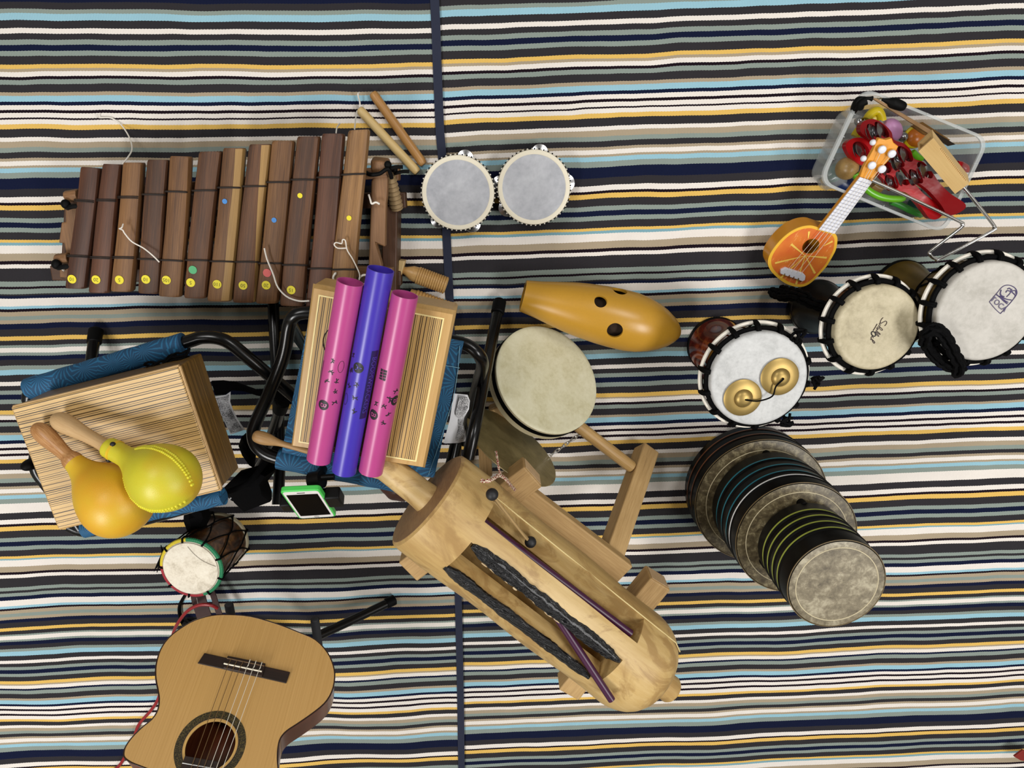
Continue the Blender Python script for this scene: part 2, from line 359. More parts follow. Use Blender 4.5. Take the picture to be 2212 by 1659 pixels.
for i, (tl, tr, bl, br, m) in enumerate(BARS):
    mb = MB(); rings = []
    for t, k in ((0, .9), (.008, .975), (.02, 1), (.2, 1), (.4, 1), (.6, 1), (.8, 1), (.98, 1), (.992, .975), (1, .9)):
        wob = .0012*math.sin(i*3+t*5)
        rings.append(bar_sect(bar_pt(i, 0, t)+V((wob, 0, 0)), bar_pt(i, 1, t)+V((wob, 0, 0)), 0, .024, k))
    mb.loft(rings)
    g = bar_pt(i, .5, 0)-bar_pt(i, .5, 1)
    b = part('key_bar', mb, m, bal, grain=g, label=['reddish brown bar', 'brown bar', 'dark brown bar', 'golden brown bar'][[w_red, w_brown, w_dark, w_gold].index(m)])
    if i in (6, 7):                                   # pale sapwood edge
        mb = MB(); rings = []
        for k in range(17):
            t = .006+.988*k/16; x0 = (.26+.05*math.sin(t*9)) if i == 6 else min(.93, .22+.75*t)
            p_, q_ = bar_pt(i, 0, t)+V((.0012*math.sin(i*3+t*5), 0, 0)), bar_pt(i, 1, t)+V((.0012*math.sin(i*3+t*5), 0, 0)); c_, h_ = (p_+q_)/2, (q_-p_)/2
            pr_ = [(x0+(.86-x0)*f, .035*(1-f)-.075*f*f) for f in (0, .33, .66, 1)]+[(.97, -.28), (1.0, -.55)]
            up_ = [c_+h_*(a*1.012)+V((0, 0, b_*.024+.0007)) for a, b_ in pr_]; dn_ = [c_+h_*(a*.94)+V((0, 0, b_*.024-.004)) for a, b_ in pr_][::-1]
            rings.append(up_+dn_)
        mb.loft(rings); part('sapwood_stripe', mb, w_sap, b, grain=g, label='pale sapwood streak')
    band = plain('cord_dark', '241a14', .7, .2, 300)
    for y in UC[i]:
        tt = (y-tl[1])/(bl[1]-tl[1]); dbl = i in (0, 1, 2) or i == 0
        for off in ((-.006, .006) if dbl else (0,)):
            mb = MB(); t = tt+off+.004
            pts = [bar_pt(i, -.012, t, -.02), bar_pt(i, -.015, t, -.010), bar_pt(i, .05, t, -.002), bar_pt(i, .2, t, .0012), bar_pt(i, .5, t-.001, .0018), bar_pt(i, .8, t, .0012), bar_pt(i, .95, t, -.002), bar_pt(i, 1.015, t, -.010), bar_pt(i, 1.012, t, -.02)]
            mb.tube(smooth(pts, 3), .0011 if dbl else .0019, 6); part('binding_cord', mb, band, b)
def sticker(i, x, y, r, mat, word=None, nm='number_sticker'):
    z = bar_z(i)+.0016; c = P(x, y, z); mb = MB()
    mb.lathe([(0, r), (.0005, r)], c, (0, 0, 1), 24)
    o = part(nm, mb, mat, bal)
    if word:
        g = bar_pt(i, .5, 0)-bar_pt(i, .5, 1)
        part('handwriting', txt(word, c+V((0, 0, .0009)), V((-1, .15, 0)), V((-.15, -1, 0)), r*1.15), plain('pencil', '6b6420', .6), o)
for i, (x, y, wd) in enumerate([(155.5, 603, '10'), (207.5, 604, '20'), (258, 604.5, '5'), (315, 603.5, '10'), (359.5, 605, '105'), (412, 610.5, '5'), (469, 614, '110'), (525, 616.5, '50'), (575, 616, '20'), (629, 626.5, '15')]):
    sticker(i, x, y, .0088, ylw, wd)
sticker(5, 416.5, 583, .0083, grn, None, 'round_sticker'); sticker(8, 577, 589.5, .0083, rd, None, 'round_sticker')
for i, x, y, m in ((6, 485.5, 435, blu), (8, 592, 475.5, blu), (9, 648, 422.5, ylw), (11, 754, 471, ylw)): sticker(i, x, y, .0049, m, None, 'round_sticker')
# frame
def beam(p, q, wd, ht, up=(0, 0, 1)):
    p, q = V(p), V(q); d = (q-p); L_ = d.length/2; d.normalize(); s_ = d.cross(V(up)).normalized(); u_ = s_.cross(d)
    mb = MB(); mb.box((p+q)/2, d*L_, s_*wd/2, u_*ht/2); return mb
part('long_rail', beam(P(150, 425, .11), P(838, 372, .125), .022, .022), w_frame, bal, .003, P(838, 372, .1)-P(150, 425, .1))
part('long_rail', beam(P(122, 565, .11), P(850, 588, .125), .022, .022), w_frame, bal, .003, P(850, 588, .1)-P(122, 565, .1))
part('floor_rail', beam(P(160, 440, .04), P(878, 432, .04), .033, .03), w_fdark, bal, .003, (1, 0, 0))
part('floor_rail', beam(P(118, 588, .04), P(868, 600, .04), .033, .03), w_fdark, bal, .003, (1, 0, 0))
def zslab(pts, z, th): mb = MB(); mb.prism([P(x, y, z) for x, y in pts], (0, 0, -th)); return mb
part('end_board', zslab([(801.7, 392), (806, 383), (838, 378), (836, 423), (834, 440), (832, 533.6), (813, 526), (825, 572.6), (822, 610), (793, 610), (796, 571.5), (797.5, 530), (800.6, 440)], .135, .022), w_frame, bal, .003, (0, 1, 0), label='carved end board')
part('end_board', zslab([(140, 447.5), (170, 447), (165, 508), (165, 600), (128, 600), (128, 550.5), (142.5, 549), (138, 525), (126.4, 525), (132, 480), (141.6, 480)], .115, .02), w_frame, bal, .003, (0, 1, 0), label='carved end board')
part('leg_board', beam(P(847, 440, .045), P(845, 640, .045), .032, .07), w_fdark, bal, .003, (0, 1, 0), label='dark leg board')
part('leg_board', beam(P(175, 440, .05), P(165, 600, .05), .03, .07), w_fdark, bal, .003, (0, 1, 0), label='dark leg board')
part('rail_end', beam(P(822, 375, .12), P(822, 343, .13), .036, .03), w_frame, bal, .006, (0, 1, 0))
part('rail_end', beam(P(856, 362, .05), P(856, 390, .05), .015, .035), w_frame, bal, .003, (0, 1, 0))
mb = MB(); A_, B_ = P(842, 378, .115), P(857, 450, .08)
mb.lathe([(k/24*(B_-A_).length, .0115+.0018*math.sin(k*2.1)+.002*k/24) for k in range(25)], A_, B_-A_, 14)
part('rope_wrapping', mb, plain('straw_rope', '8a7350', .75, .25, 250, .5), bal, grain=B_-A_)
for (x, y, z, r) in ((142, 441, .14, .012), (122, 571, .14, .013), (838, 356, .145, .010), (852, 366, .13, .009)):
    mb = MB(); c = P(x, y, z); mb.ball(c, r*.75, r*.8, r*.7)
    mb.tube(smooth([c+V((0, -.008, -.004)), c+V((.008, -.006, .004)), c+V((.018, -.004, .006)), c+V((.03, -.004, .004))], 4), r*.38, 8); part('rubber_tie', mb, black_rubber, bal)
mb = MB(); mb.tube(smooth([P(790, 372, .14), P(800, 377, .148), (P(820, 375, .15)), P(838, 365, .152), P(846, 385, .14)], 5), .0042, 8); part('rubber_tie', mb, black_rubber, bal)
for (x, y) in ((143, 424), (123, 560)):
    mb = MB(); c = P(x, y, .125); mb.lathe([(0, .011), (.028, .0125)], c, (1, .1, .1), 8); part('rail_end', mb, w_frame, bal, .002, (1, 0, 0))
# cords
def cord(pts, r=.0014, n=5, name='loose_string', par=None, mat=None, seg=6):
    mb = MB(); mb.tube(smooth([P(x, y, z) for x, y, z in pts], n), r, seg); return part(name, mb, mat or white_cord, par or bal)
cord([(211, 247, FZ+.01), (214, 254, FZ+.004), (240, 255, FZ+.002), (262, 270, FZ+.003), (280, 298, .04), (285, 322, .09), (276, 340, .13), (265, 353, .145)])
cord([(266, 484, .175), (263, 492, .182), (258, 494, .177), (265, 497, .178), (270, 505, .176), (285, 522, .170), (310, 536, .172), (330, 552, .173), (344, 566, .166)])
cord([(571, 536, .187), (577, 560, .187), (590, 592, .186), (600, 620, .188), (620, 641, .188), (645, 650, .187), (668, 650, .187)], .0017)
cord([(776, 604, .17), (776, 590, .178), (762, 560, .19), (750, 540, .192), (746, 520, .194), (740, 518, .195), (738, 526, .192), (726, 524, .192), (722, 529, .192), (730, 536, .192), (748, 536, .192)], .0013)
cord([(776, 200, .02), (773, 204, .03), (777, 220, .02), (777, 232, .02)], .0017); cord([(771, 240, .05), (768, 258, .1), (766, 279, .17)], .0014); cord([(734, 267, .1), (728, 275, .14), (726, 287, .17)], .0014)
cord([(796, 420, .15), (800, 432, .15), (803, 440, .15), (812, 437, .15), (820, 441, .15)], .002)
cord([(775, 602, .15), (781, 596, .17), (789, 594, .17), (796, 600, .165), (790, 612, .16), (781, 616, .15)], .0022); cord([(722, 600, .17), (725, 590, .187), (720, 598, .187), (721, 608, .18)], .0022)
cord([(136, 562, .12), (138, 572, .122), (134, 580, .12), (139, 585, .12)], .0022)

# ------------------------------------------------------------------ claves
def clave(a, b, mat, label):
    r = .0098; A, B = P(*a, FZ+r), P(*b, FZ+r); d = B-A; L_ = d.length; mb = MB()
    mb.lathe([(0, .004), (.001, .0075), (.004, .0092), (.012, r), (L_-.012, r), (L_-.004, .0092), (L_-.001, .0075), (L_, .004)], A, d, 24)
    return part('clave', mb, mat, None, grain=d, label=label, cat='clave', group='wooden clave sticks')
clave((775, 235), (903, 373), wood('pale_wood', 'd9bd83', 'c4a468', .4, 30, 2, bs=.1), 'pale yellow wooden clave stick lying on the rug beside the balafon')
clave((804, 200), (916, 356), wood('tan_wood', 'b98a50', '9a6c38', .4, 30, 2, bs=.1), 'darker tan wooden clave stick, upper right of the crossed pair')

# ------------------------------------------------------------------ tambourines
head_white = skinm('tambourine_skin', 'c4c6cb', 'b1b3b9', '9a9ca3', .5, 12)
cream = plain('cream_rim', 'e6dec8', .5, .05, 40)
def tambourine(cx, cy, rpx, angs, label):
    zt = .048+FZ; c = P(cx, cy, zt); R_ = abs(P(cx+rpx, cy, zt).x-P(cx-rpx, cy, zt).x)/2
    t = thing('tambourine', label, 'tambourine', (c.x, c.y, FZ), 'tambourines with white heads')
    up = V((0, 0, 1)); b = V((c.x, c.y, FZ))
    mb = MB(); mb.lathe([(0, R_-.006), (0, R_+.001), (.044, R_+.001), (.044, R_-.006)], b, up, 60, False); mb.lathe([(0, R_-.006), (.044, R_-.006)], b, up, 60, False)
    slots = []
    fr = part('frame', mb, plain('tambourine_frame', '2a2018', .5), t)
    mb = MB(); mb.lathe([(.043, R_+.0012), (.0475, R_), (.0482, R_-.002), (.0482, R_-.0085), (.0478, R_-.009)], b, up, 60, False); part('rim_band', mb, cream, t, label='cream rim band')
    mb = MB(); mb.lathe([(.0460, R_-.008), (.0478, R_-.0085), (.0480, .02), (.0480, .0)], b, up, 60, False); part('drumhead', mb, head_white, t)
    mb = MB(); mb2 = MB()
    for k in range(100):
        a = 2*math.pi*k/100; q = b+V((math.cos(a)*(R_+.0022), math.sin(a)*(R_+.0022), .042)); (mb if k % 2 else mb2).ball(q, .0019, seg=6, rings=4)
    part('tack_ring', mb, black_rubber, t, label='dark tacks'); part('tack_ring', mb2, plain('white_bead', 'dcd8cc', .3), t, label='white tacks')
    for a in angs:
        a = math.radians(a); d = V((math.cos(a), math.sin(a), 0)); jc = b+d*(R_-.0045)
        j = None
        for k, z in enumerate((.017, .023)):
            mb = MB(); mb.lathe([(-.001, .0185), (0, .018), (.0008, .015), (.0012, .013), (.0035, .007), (.004, .002)] if k else [(.001, .0185), (0, .018), (-.0008, .015), (-.0012, .013), (-.0035, .007), (-.004, .002)], jc+V((0, 0, z)), up, 28)
            part('jingle', mb, steel, t)
    return t
tambourine(989.4, 416.8, 77.5, (78, 5, -66, -128), 'round white-headed tambourine, the left one with a grey smudge on its skin')
tambourine(1153.6, 405.2, 77.5, (80, 8, -143, 175), 'round white-headed tambourine, the right one of the touching pair')

# ------------------------------------------------------------------ guiro
gA = P(1129.5, 639, .062); gB = P(1467.5, 721, .062); gd = (gB-gA); gL = gd.length; k_ = gL/348
prof = [(0, 33), (15, 35.5), (30, 38), (60, 44.5), (100, 53), (130, 57.5), (170, 61.5), (200, 63), (235, 63), (260, 59.5), (285, 52.5), (306, 43.5), (325, 32), (336, 22), (344, 12), (348, 1)]
pr = [(s*k_, r*k_) for s, r in prof]; zc = 63*k_+FZ
gA.z = gB.z = zc; gA = P(1129.5, 639, zc); gB = P(1467.5, 721, zc); gd = gB-gA
outer = [(a, b) for a, b in pr]; inner = [(a, max(b-.006, .0005)) for a, b in pr[:-2]]
gr = thing('guiro', 'large mustard yellow guiro with round sound holes', 'guiro', (gA+gB)/2-V((0, 0, zc-FZ)))
mb = MB(); mb.loft([[*r_] for r_ in []] or []) if False else None
rings = inner[::-1]+outer
mb.lathe(rings, gA, gd, 56, True)
cuts = []
for (x, y, r, hz) in ((1297, 652, .0138, .05), (1327, 708, .0172, .05), (1341, 622, .0165, .018)):
    c = P(x, y, zc+hz); n = (c-(gA+gd.normalized()*(c-gA).dot(gd.normalized()))); n.z = max(n.z, .02); n.normalize()
    cb = MB(); cb.lathe([(-.035, r), (.05, r)], c, n, 32); cuts.append(cb)
part('shell', mb, plain('guiro_yellow', 'b98a2c', .32, .06, 200, .05), gr, cuts=cuts, grain=gd, label='mustard yellow shell', angle=50)
mb = MB(); mb.lathe([(.008, .001), (.008, pr[0][1]-.006)], gA, gd, 40, False); part('mouth', mb, plain('mouth_shade_brown', '5a3f16', .8), gr, label='dark disc coloured as the shade in the open mouth')  # disc across the open end, shade of the hollow put into its colour
mb = MB(); mb.lathe([(.02, .026), (.2, .05), (.28, .04), (.30, .01)], gA, gd, 30, True); part('shade_liner', mb, plain('inner_shade_brown', '2a1a0c', .9), gr, label='dark core coloured as the shade inside')  # core behind the sound holes, inner shade painted as dark brown

# ------------------------------------------------------------------ ribbed wooden tone block
ag = thing('wooden_agogo', 'pale wooden double tone block with two ribbed barrels, half under the framed box drum', 'tone block', P(920, 620, FZ))
pw = wood('block_wood', 'c29a60', 'a47a42', .4, 30, 2, bs=.1)
def barrel(a, b, rpx, z, neck=None):
    A, B = P(*a, z), P(*b, z); d = B-A; L_ = d.length; r = rpx/930.; mb = MB(); pr_ = [(-.001, r*.6), (0, r*.86)]
    N = 13
    for k in range(N):
        s0 = L_*(.12+.88*k/N); w_ = L_*.88/N
        pr_ += [(s0, r*.9), (s0+w_*.15, r), (s0+w_*.75, r), (s0+w_*.95, r*.9)]
    pr_ += [(L_+.001, r*.8), (L_-.003, r*.72), (L_-.03, r*.7)]
    mb.lathe(pr_, A, d, 36); o = part('ribbed_barrel', mb, pw, ag, grain=d, label='ribbed barrel', angle=25)
    if neck:
        n0 = P(*neck, z); mb = MB(); mb.lathe([(0, r*.35), (.3*(A-n0).length, r*.45), (.9*(A-n0).length, r*.85), ((A-n0).length, r*.85)], n0, A-n0, 28); part('neck', mb, pw, ag, grain=d)
barrel((893, 591), (964, 617), 18.5, FZ+.021, (868, 582)); barrel((884, 640), (980, 674), 19, FZ+.021)
part('paddle', zslab([(861, 562), (875, 564), (864, 604), (859, 606)], .05, .03), plain('paddle_wood', 'cdb07a', .5), ag, .002)

# ------------------------------------------------------------------ folding camp stools
def fan_fabric():
    t = NT('blue_fan_fabric'); vec = t.gc(24, 24, 24)
    vo = t.node('ShaderNodeTexVoronoi', voronoi_dimensions='2D'); t.l.new(vec, vo.inputs['Vector']); vo.inputs['Scale'].default_value = 1
    sub = t.node('ShaderNodeVectorMath', operation='SUBTRACT'); t.l.new(vec, sub.inputs[0]); t.l.new(vo.outputs['Position'], sub.inputs[1])
    sp = t.node('ShaderNodeSeparateXYZ'); t.l.new(sub.outputs[0], sp.inputs[0])
    ang = t.math('ARCTAN2', sp.outputs[0], sp.outputs[1]); st = t.math('SINE', t.math('MULTIPLY', ang, 19.0))
    m = t.math('GREATER_THAN', t.math('ADD', st, t.math('MULTIPLY', t.noise(t.gc(), 120, 2), 1.2)), 1.1); weave = t.noise(t.gc(), 900, 2)
    col = t.mix(m, '14466a', '236f9b'); col = t.mix(t.math('MULTIPLY', weave, .4), col, '163a55')
    return t.fin(col, .75, weave, .0005, .4)
fan = fan_fabric(); thread = plain('pale_thread', '7fb0c8', .7)
def sheet(c00, c10, c11, c01, th=.004, sag=.012, n=14, amp=.002):
    g = []
    for j in range(n+1):
        for i in range(n+1):
            a, b = i/n, j/n; p = (c00*(1-a)+c10*a)*(1-b)+(c01*(1-a)+c11*a)*b
            g.append(p+V((0, 0, -sag*16*a*(1-a)*b*(1-b)+amp*math.sin(a*17+b*5)*math.sin(b*13))))
    m = len(g); vs = g+[p-V((0, 0, th)) for p in g]; fs = []
    for j in range(n):
        for i in range(n):
            k = j*(n+1)+i; fs += [[k, k+1, k+n+2, k+n+1], [m+k, m+k+n+1, m+k+n+2, m+k+1]]
    e = [i for i in range(n+1)]+[j*(n+1)+n for j in range(1, n+1)]+[n*(n+1)+i for i in range(n-1, -1, -1)]+[j*(n+1) for j in range(n-1, 0, -1)]
    fs += [[e[k], m+e[k], m+e[(k+1) % len(e)], e[(k+1) % len(e)]] for k in range(len(e))]
    mb = MB(); mb.add(vs, fs); return mb
def tub(pts, r=.0125, n=6, seg=14): mb = MB(); mb.tube(smooth([P(*p) for p in pts], n), r, seg); return mb
def tubw(pts, r=.0125, n=6, seg=12): mb = MB(); mb.tube(smooth(pts, n), r, seg); return mb
ch = thing('folding_stool', 'black tube folding stool with blue fabric, under the striped box drum and maracas', 'stool', P(280, 960, FZ), 'blue folding stools')
part('seat_frame', tub([(175, 1142, .318), (140, 1092, .318), (104, 1050, .318), (78, 1010, .318), (82, 960, .318), (82, 900, .318), (70, 846, .318), (220, 792, .318), (396, 741, .318), (440, 729, .318), (487, 736, .315), (535, 772, .305), (583, 812, .29), (640, 860, .27)], .0125), black_tube, ch)
part('seat_frame', tub([(150, 1136, .318), (200, 1146, .318), (350, 1112, .318), (482, 1074, .318)], .0125), black_tube, ch)
part('seat', sheet(P(68, 838, .325), P(400, 742, .325), P(480, 1072, .325), P(185, 1142, .325), sag=.006), fan, ch, label='blue seat fabric with fan pattern')
def sleeve(a, b, z, r, par, n=14):
    A, B = P(*a, z), P(*b, z); L_ = (B-A).length
    mb = MB(); mb.lathe([(0, r*.7), (.001, r)]+[(L_*k/n, r*(1+.03*math.sin(k*2.3))) for k in range(1, n)]+[(L_-.001, r), (L_, r*.7)], A, B-A, 24)
    return part('fabric_sleeve', mb, fan, par, grain=B-A, label='blue fabric sleeve')
sleeve((62, 840), (399, 741), .318, .0205, ch); sleeve((182, 1143), (484, 1071), .316, .018, ch)
def leg(pts, par, tip=None, r=.0125):
    o = part('leg', tub(pts, r), black_tube, par)
    if tip:
        A, B = P(*pts[0]), P(*pts[1]); d = (B-A).normalized(); mb = MB(); mb.lathe([(-.006, r*.95), (-.003, r*1.22), (.03, r*1.22), (.032, r*1.02)], A, d, 18)
        part('rubber_foot', mb, black_rubber, o)
leg([(207, 716, .022), (200, 760, .06), (180, 900, .16), (150, 1060, .30)], ch, True)
leg([(590, 640, .022), (592, 700, .05), (600, 860, .10), (604, 1000, .16), (600, 1090, .20)], ch, None, .0125)
leg([(610, 870, .20), (560, 1010, .03), (500, 1075, .022)], ch, True)
leg([(190, 1085, .022), (190, 1000, .12), (200, 860, .29)], ch, True)
def speck(name):
    t = NT(name); n = t.noise(t.gc(), 900, 2, .8); n2 = t.noise(t.gc(), 60, 2)
    return t.fin(t.ramp(t.math('ADD', t.math('MULTIPLY', n, .75), t.math('MULTIPLY', n2, .25)), [(.44, '2a2a2c'), (.50, 'a9a9ac'), (.56, 'e4e4e6')]), .6, Coat_Weight=.2)
fine_print = speck('printed_label'); paper = plain('label_paper', 'e3e3e6', .6, .04, 60)
def tagpoly(pts, z0, z1, par, mat, lab):
    n = len(pts); top = [P(x, y, z0+(z1-z0)*i/(n-1)) for i, (x, y) in enumerate(pts)]
    mb = MB(); mb.prism(top, (0, 0, -.0008)); return part('care_label', mb, mat, par, label=lab)
tagpoly([(455, 858), (468, 856), (488, 853), (498, 846), (497, 868), (503, 885), (512, 903), (520, 916), (529, 928), (498, 939), (480, 900)], .255, .265, ch, paper, 'white care label')
tagpoly([(458, 862), (470, 860), (488, 857), (495, 852), (493, 869), (500, 887), (509, 905), (516, 917), (523, 927), (499, 935), (482, 900)], .2575, .2675, ch, fine_print, 'fine grey print on the label')
for pts, z in (([(455, 823.5), (481, 822.6), (508.5, 826), (553.7, 842.5), (573.6, 841), (600, 838), (626, 848), (640, 862), (633, 875), (608, 866), (573.6, 858.8), (553.7, 855), (526.6, 846), (499.5, 844), (485, 853), (465, 855)], .26),):
    part('hanging_strap', zslab(pts, z, .006), black_cloth, ch, .002, label='black strap')
mb = MB()
for k in range(5):
    r_ = random.Random(k); pts = [P(306+k*6, 800-k*2, .345)]
    for j in range(7): pts.append(P(315+j*15+r_.uniform(-6, 6), 797-j*5.5+r_.uniform(-11, 8), .352+r_.uniform(-.006, .012)))
    mb.tube(smooth(pts, 4), .0022, 6)
part('net_cord', mb, black_rope, ch, label='tangle of black cord')
s1 = [(526.8, 939.6), (538, 940), (540, 951), (550, 978), (547, 1011), (538, 1005), (523, 984), (515, 963), (521, 945)]
s2 = [(517, 1020.6), (559.6, 1009), (567, 995.5), (600, 1011), (575, 1043.8), (583.7, 1067), (583.7, 1084), (526.8, 1105.5), (505.6, 1086), (498, 1072.7), (474.7, 1069), (480.5, 1057)]
ps = thing('strap_pouch', 'crumpled black cloth strap hanging between the two blue stools', 'strap', P(545, 1050, .16))
def crumple(pts, z, dz, seed):
    r_ = random.Random(seed); cx = sum(p[0] for p in pts)/len(pts); cy = sum(p[1] for p in pts)/len(pts); n = len(pts)
    rim = [P(x, y, z-dz*.6+r_.uniform(-.006, .006)) for x, y in pts]; mid = [P(cx+(x-cx)*.55, cy+(y-cy)*.55, z+r_.uniform(-.006, .010)) for x, y in pts]
    bot = [p-V((0, 0, .012)) for p in rim]; c = P(cx, cy, z+.004); cb = c-V((0, 0, .03)); mb = MB()
    mb.add(rim+mid+bot+[c, cb], [[i, (i+1) % n, n+(i+1) % n, n+i] for i in range(n)]+[[n+i, n+(i+1) % n, 3*n] for i in range(n)]+[[i, 2*n+i, 2*n+(i+1) % n, (i+1) % n] for i in range(n)]+[[2*n+i, 3*n+1, 2*n+(i+1) % n] for i in range(n)])
    return mb
part('strap_flap', crumple(s1, .22, .02, 1), black_cloth, ps); part('strap_fold', crumple(s2, .25, .03, 2), black_cloth, ps)
part('strap_tie', tubw([P(475, 1066, .28), P(500, 1060, .285), P(540, 1040, .27), P(572, 1000, .25), P(600, 960, .23)], .006), black_cloth, ps)

cr = thing('folding_stool', 'black tube folding stool with blue fabric, under the framed box drum and tubes', 'stool', P(800, 860, FZ), 'blue folding stools')
part('seat', sheet(P(672, 668, .342), P(1002, 738, .342), P(938, 1032, .342), P(606, 990, .342), sag=.004), fan, cr, label='blue seat fabric with fan pattern')
sleeve((600, 990), (905, 1050), .333, .0205, cr)
part('seat_frame', tub([(690, 676, .325), (655, 676, .328), (634, 684, .328), (624, 704, .322), (612, 770, .315), (580, 852, .318), (553, 912, .322), (547, 942, .325), (560, 970, .33), (600, 990, .333), (700, 1010, .333), (905, 1050, .333), (960, 1040, .32), (985, 960, .28)], .0125), black_tube, cr)
part('seat_frame', tub([(975, 736, .325), (1010, 746, .327), (1034, 766, .325), (1042, 788, .30), (1034, 820, .24), (1018, 885, .17), (1002, 955, .10)], .0125), black_tube, cr)
leg([(1079, 654, .022), (1072, 690, .06), (1050, 800, .20), (1041, 845, .25), (1025, 925, .315), (1011, 990, .33)], cr, True)
leg([(668, 760, .022), (648, 735, .10), (630, 700, .24), (628, 692, .32)], cr, True)
leg([(985, 960, .14), (985, 1060, .022)][::-1], cr, True)
part('stitching', tubw([P(948, 787, .3445), P(993, 795, .3445)], .0006, 2, 5), thread, cr); part('stitching', tubw([P(993, 748, .3445), P(980, 860, .3445), P(926, 1025, .3445)], .0006, 2, 5), thread, cr)
tagpoly([(962, 958), (958, 957), (972, 905), (980, 850), (1010, 853), (1015, 866), (1013, 884), (1003, 902), (1000, 916), (1006, 933), (1006, 953), (990, 957)], .30, .29, cr, paper, 'white care label')
tagpoly([(993, 856), (1009, 858), (1013, 868), (1010, 884), (1000, 900), (995, 905), (985, 897), (984, 890)], .3035, .3015, cr, fine_print, 'fine grey print on the label'); tagpoly([(988, 903), (997, 908), (1000, 918), (1004, 934), (1004, 948), (985, 952), (984, 946), (990, 925)], .2965, .2955, cr, fine_print, 'fine grey print on the label')

# ------------------------------------------------------------------ box drums on the stools
def boxdrum(quad, zt, zb, name, label):
    top = [P(x, y, zt) for x, y in quad]; bot = [V((p.x, p.y, zb)) for p in top]; return top, bot
zb_face = zebra('zebra_pale', 'd0ae74', 'be9a60', '22120a', .5, 270, 1.0, .62)
zb_side = zebra('zebra_brown', '7d5d2a', '64491d', '3d2a10', .4, 260, 1.2, .45)
edge_w = wood('edge_birch', 'c9a877', 'b08a58', .5, 40, 2, bs=.1)
qt, qb = boxdrum([(25, 881.5), (384, 793), (474.5, 1058.7), (126.6, 1143.7)], .44, .34, '', '')
LD = (qt[1]-qt[0]).normalized(); SD = (qt[2]-qt[1]).normalized(); UP = V((0, 0, 1))
b1 = thing('box_drum', 'flat wooden box drum with dark pinstripe grain, two maracas lying on it', 'box drum', (qb[0]+qb[2])/2)
mb = MB(); mb.hexa(qb, [p-UP*.004 for p in qt]); body = part('body', mb, zb_side, b1, .003, SD, label='brown pinstriped side')
mb = MB(); mb.hexa([p-UP*.004 for p in qt], qt); part('playing_face', mb, zb_face, b1, .002, LD, label='pale pinstriped playing face')
mb = MB()
for i in range(4):
    a, b = qt[i]-UP*.006, qt[(i+1) % 4]-UP*.006; mb.tube([a, b], .0034, 8)
part('edge_strip', mb, edge_w, b1, label='pale edge strip')
for (i, f) in ((0, .5),):
    mb = MB(); mb.ball(P(66, 1003, .40), .014, .010, .02); part('corner_bumper', mb, black_rubber, b1)
q2t, q2b = boxdrum([(674, 614), (985, 673), (917, 1014), (627, 966)], .44, .352, '', '')
LD2 = (q2t[3]-q2t[0]).normalized(); WD2 = (q2t[1]-q2t[0]).normalized()
b2 = thing('box_drum', 'flat wooden box drum with a thick pale rounded frame, coloured tubes lying across it', 'box drum', (q2b[0]+q2b[2])/2)
frame_m = wood('frame_maple', 'c7a26a', 'b08848', .4, 25, 2, bs=.08)
fw = [.0245, .016]
def inset(q, a, b):
    lx = (q[1]-q[0]).normalized(); ly = (q[3]-q[0]).normalized(); lx2 = (q[2]-q[3]).normalized(); ly2 = (q[2]-q[1]).normalized()
    return [q[0]+lx*a+ly*b, q[1]-lx*a+ly2*b, q[2]-lx2*a-ly2*b, q[3]+lx2*a-ly*b]
mb = MB(); mb.hexa(q2b, [p-UP*.008 for p in q2t]); part('body', mb, frame_m, b2, .006, LD2)
def inset4(q, l, r, t, b):
    ax_ = (q[1]-q[0]).normalized(); ay_ = (q[3]-q[0]).normalized()
    return [q[0]+ax_*l+ay_*t, q[1]-ax_*r+ay_*t, q[2]-ax_*r-ay_*b, q[3]+ax_*l-ay_*b]
i0 = inset4(q2t, .004, .004, .006, .004); i1 = inset4(q2t, .013, .017, .015, .012); i2 = inset4(q2t, .0155, .0195, .0175, .0145)
mb = MB(); lo = [p-UP*.008 for p in q2t]
mb.add(lo+i0+i1, [[i, (i+1) % 4, 4+(i+1) % 4, 4+i] for i in range(4)]+[[4+i, 4+(i+1) % 4, 8+(i+1) % 4, 8+i] for i in range(4)]); part('frame', mb, frame_m, b2, 0, LD2, label='rounded pale frame')
mb = MB(); mb.add([p+UP*.0004 for p in i1+i2], [[i, (i+1) % 4, 4+(i+1) % 4, 4+i] for i in range(4)]); part('inlay_line', mb, plain('inlay_cream', 'f0dc9a', .4), b2, label='cream inlay line')
mb = MB(); mb.add(i2, [[0, 1, 2, 3]]); part('playing_face', mb, zebra('zebra_gold', 'c9a566', 'b58f50', '2e1c0c', .5, 310, .8, .66), b2, 0, LD2, label='pinstriped playing face')
cc = P(738, 742, .4406); mb = MB(); rr = (P(738+40, 742, .44)-P(738, 742, .44)).length
mb.tube([cc+V((math.cos(a), math.sin(a), 0))*rr for a in [math.radians(110+140*k/24) for k in range(25)]], .0009, 5); part('pencil_arc', mb, ink, b2)

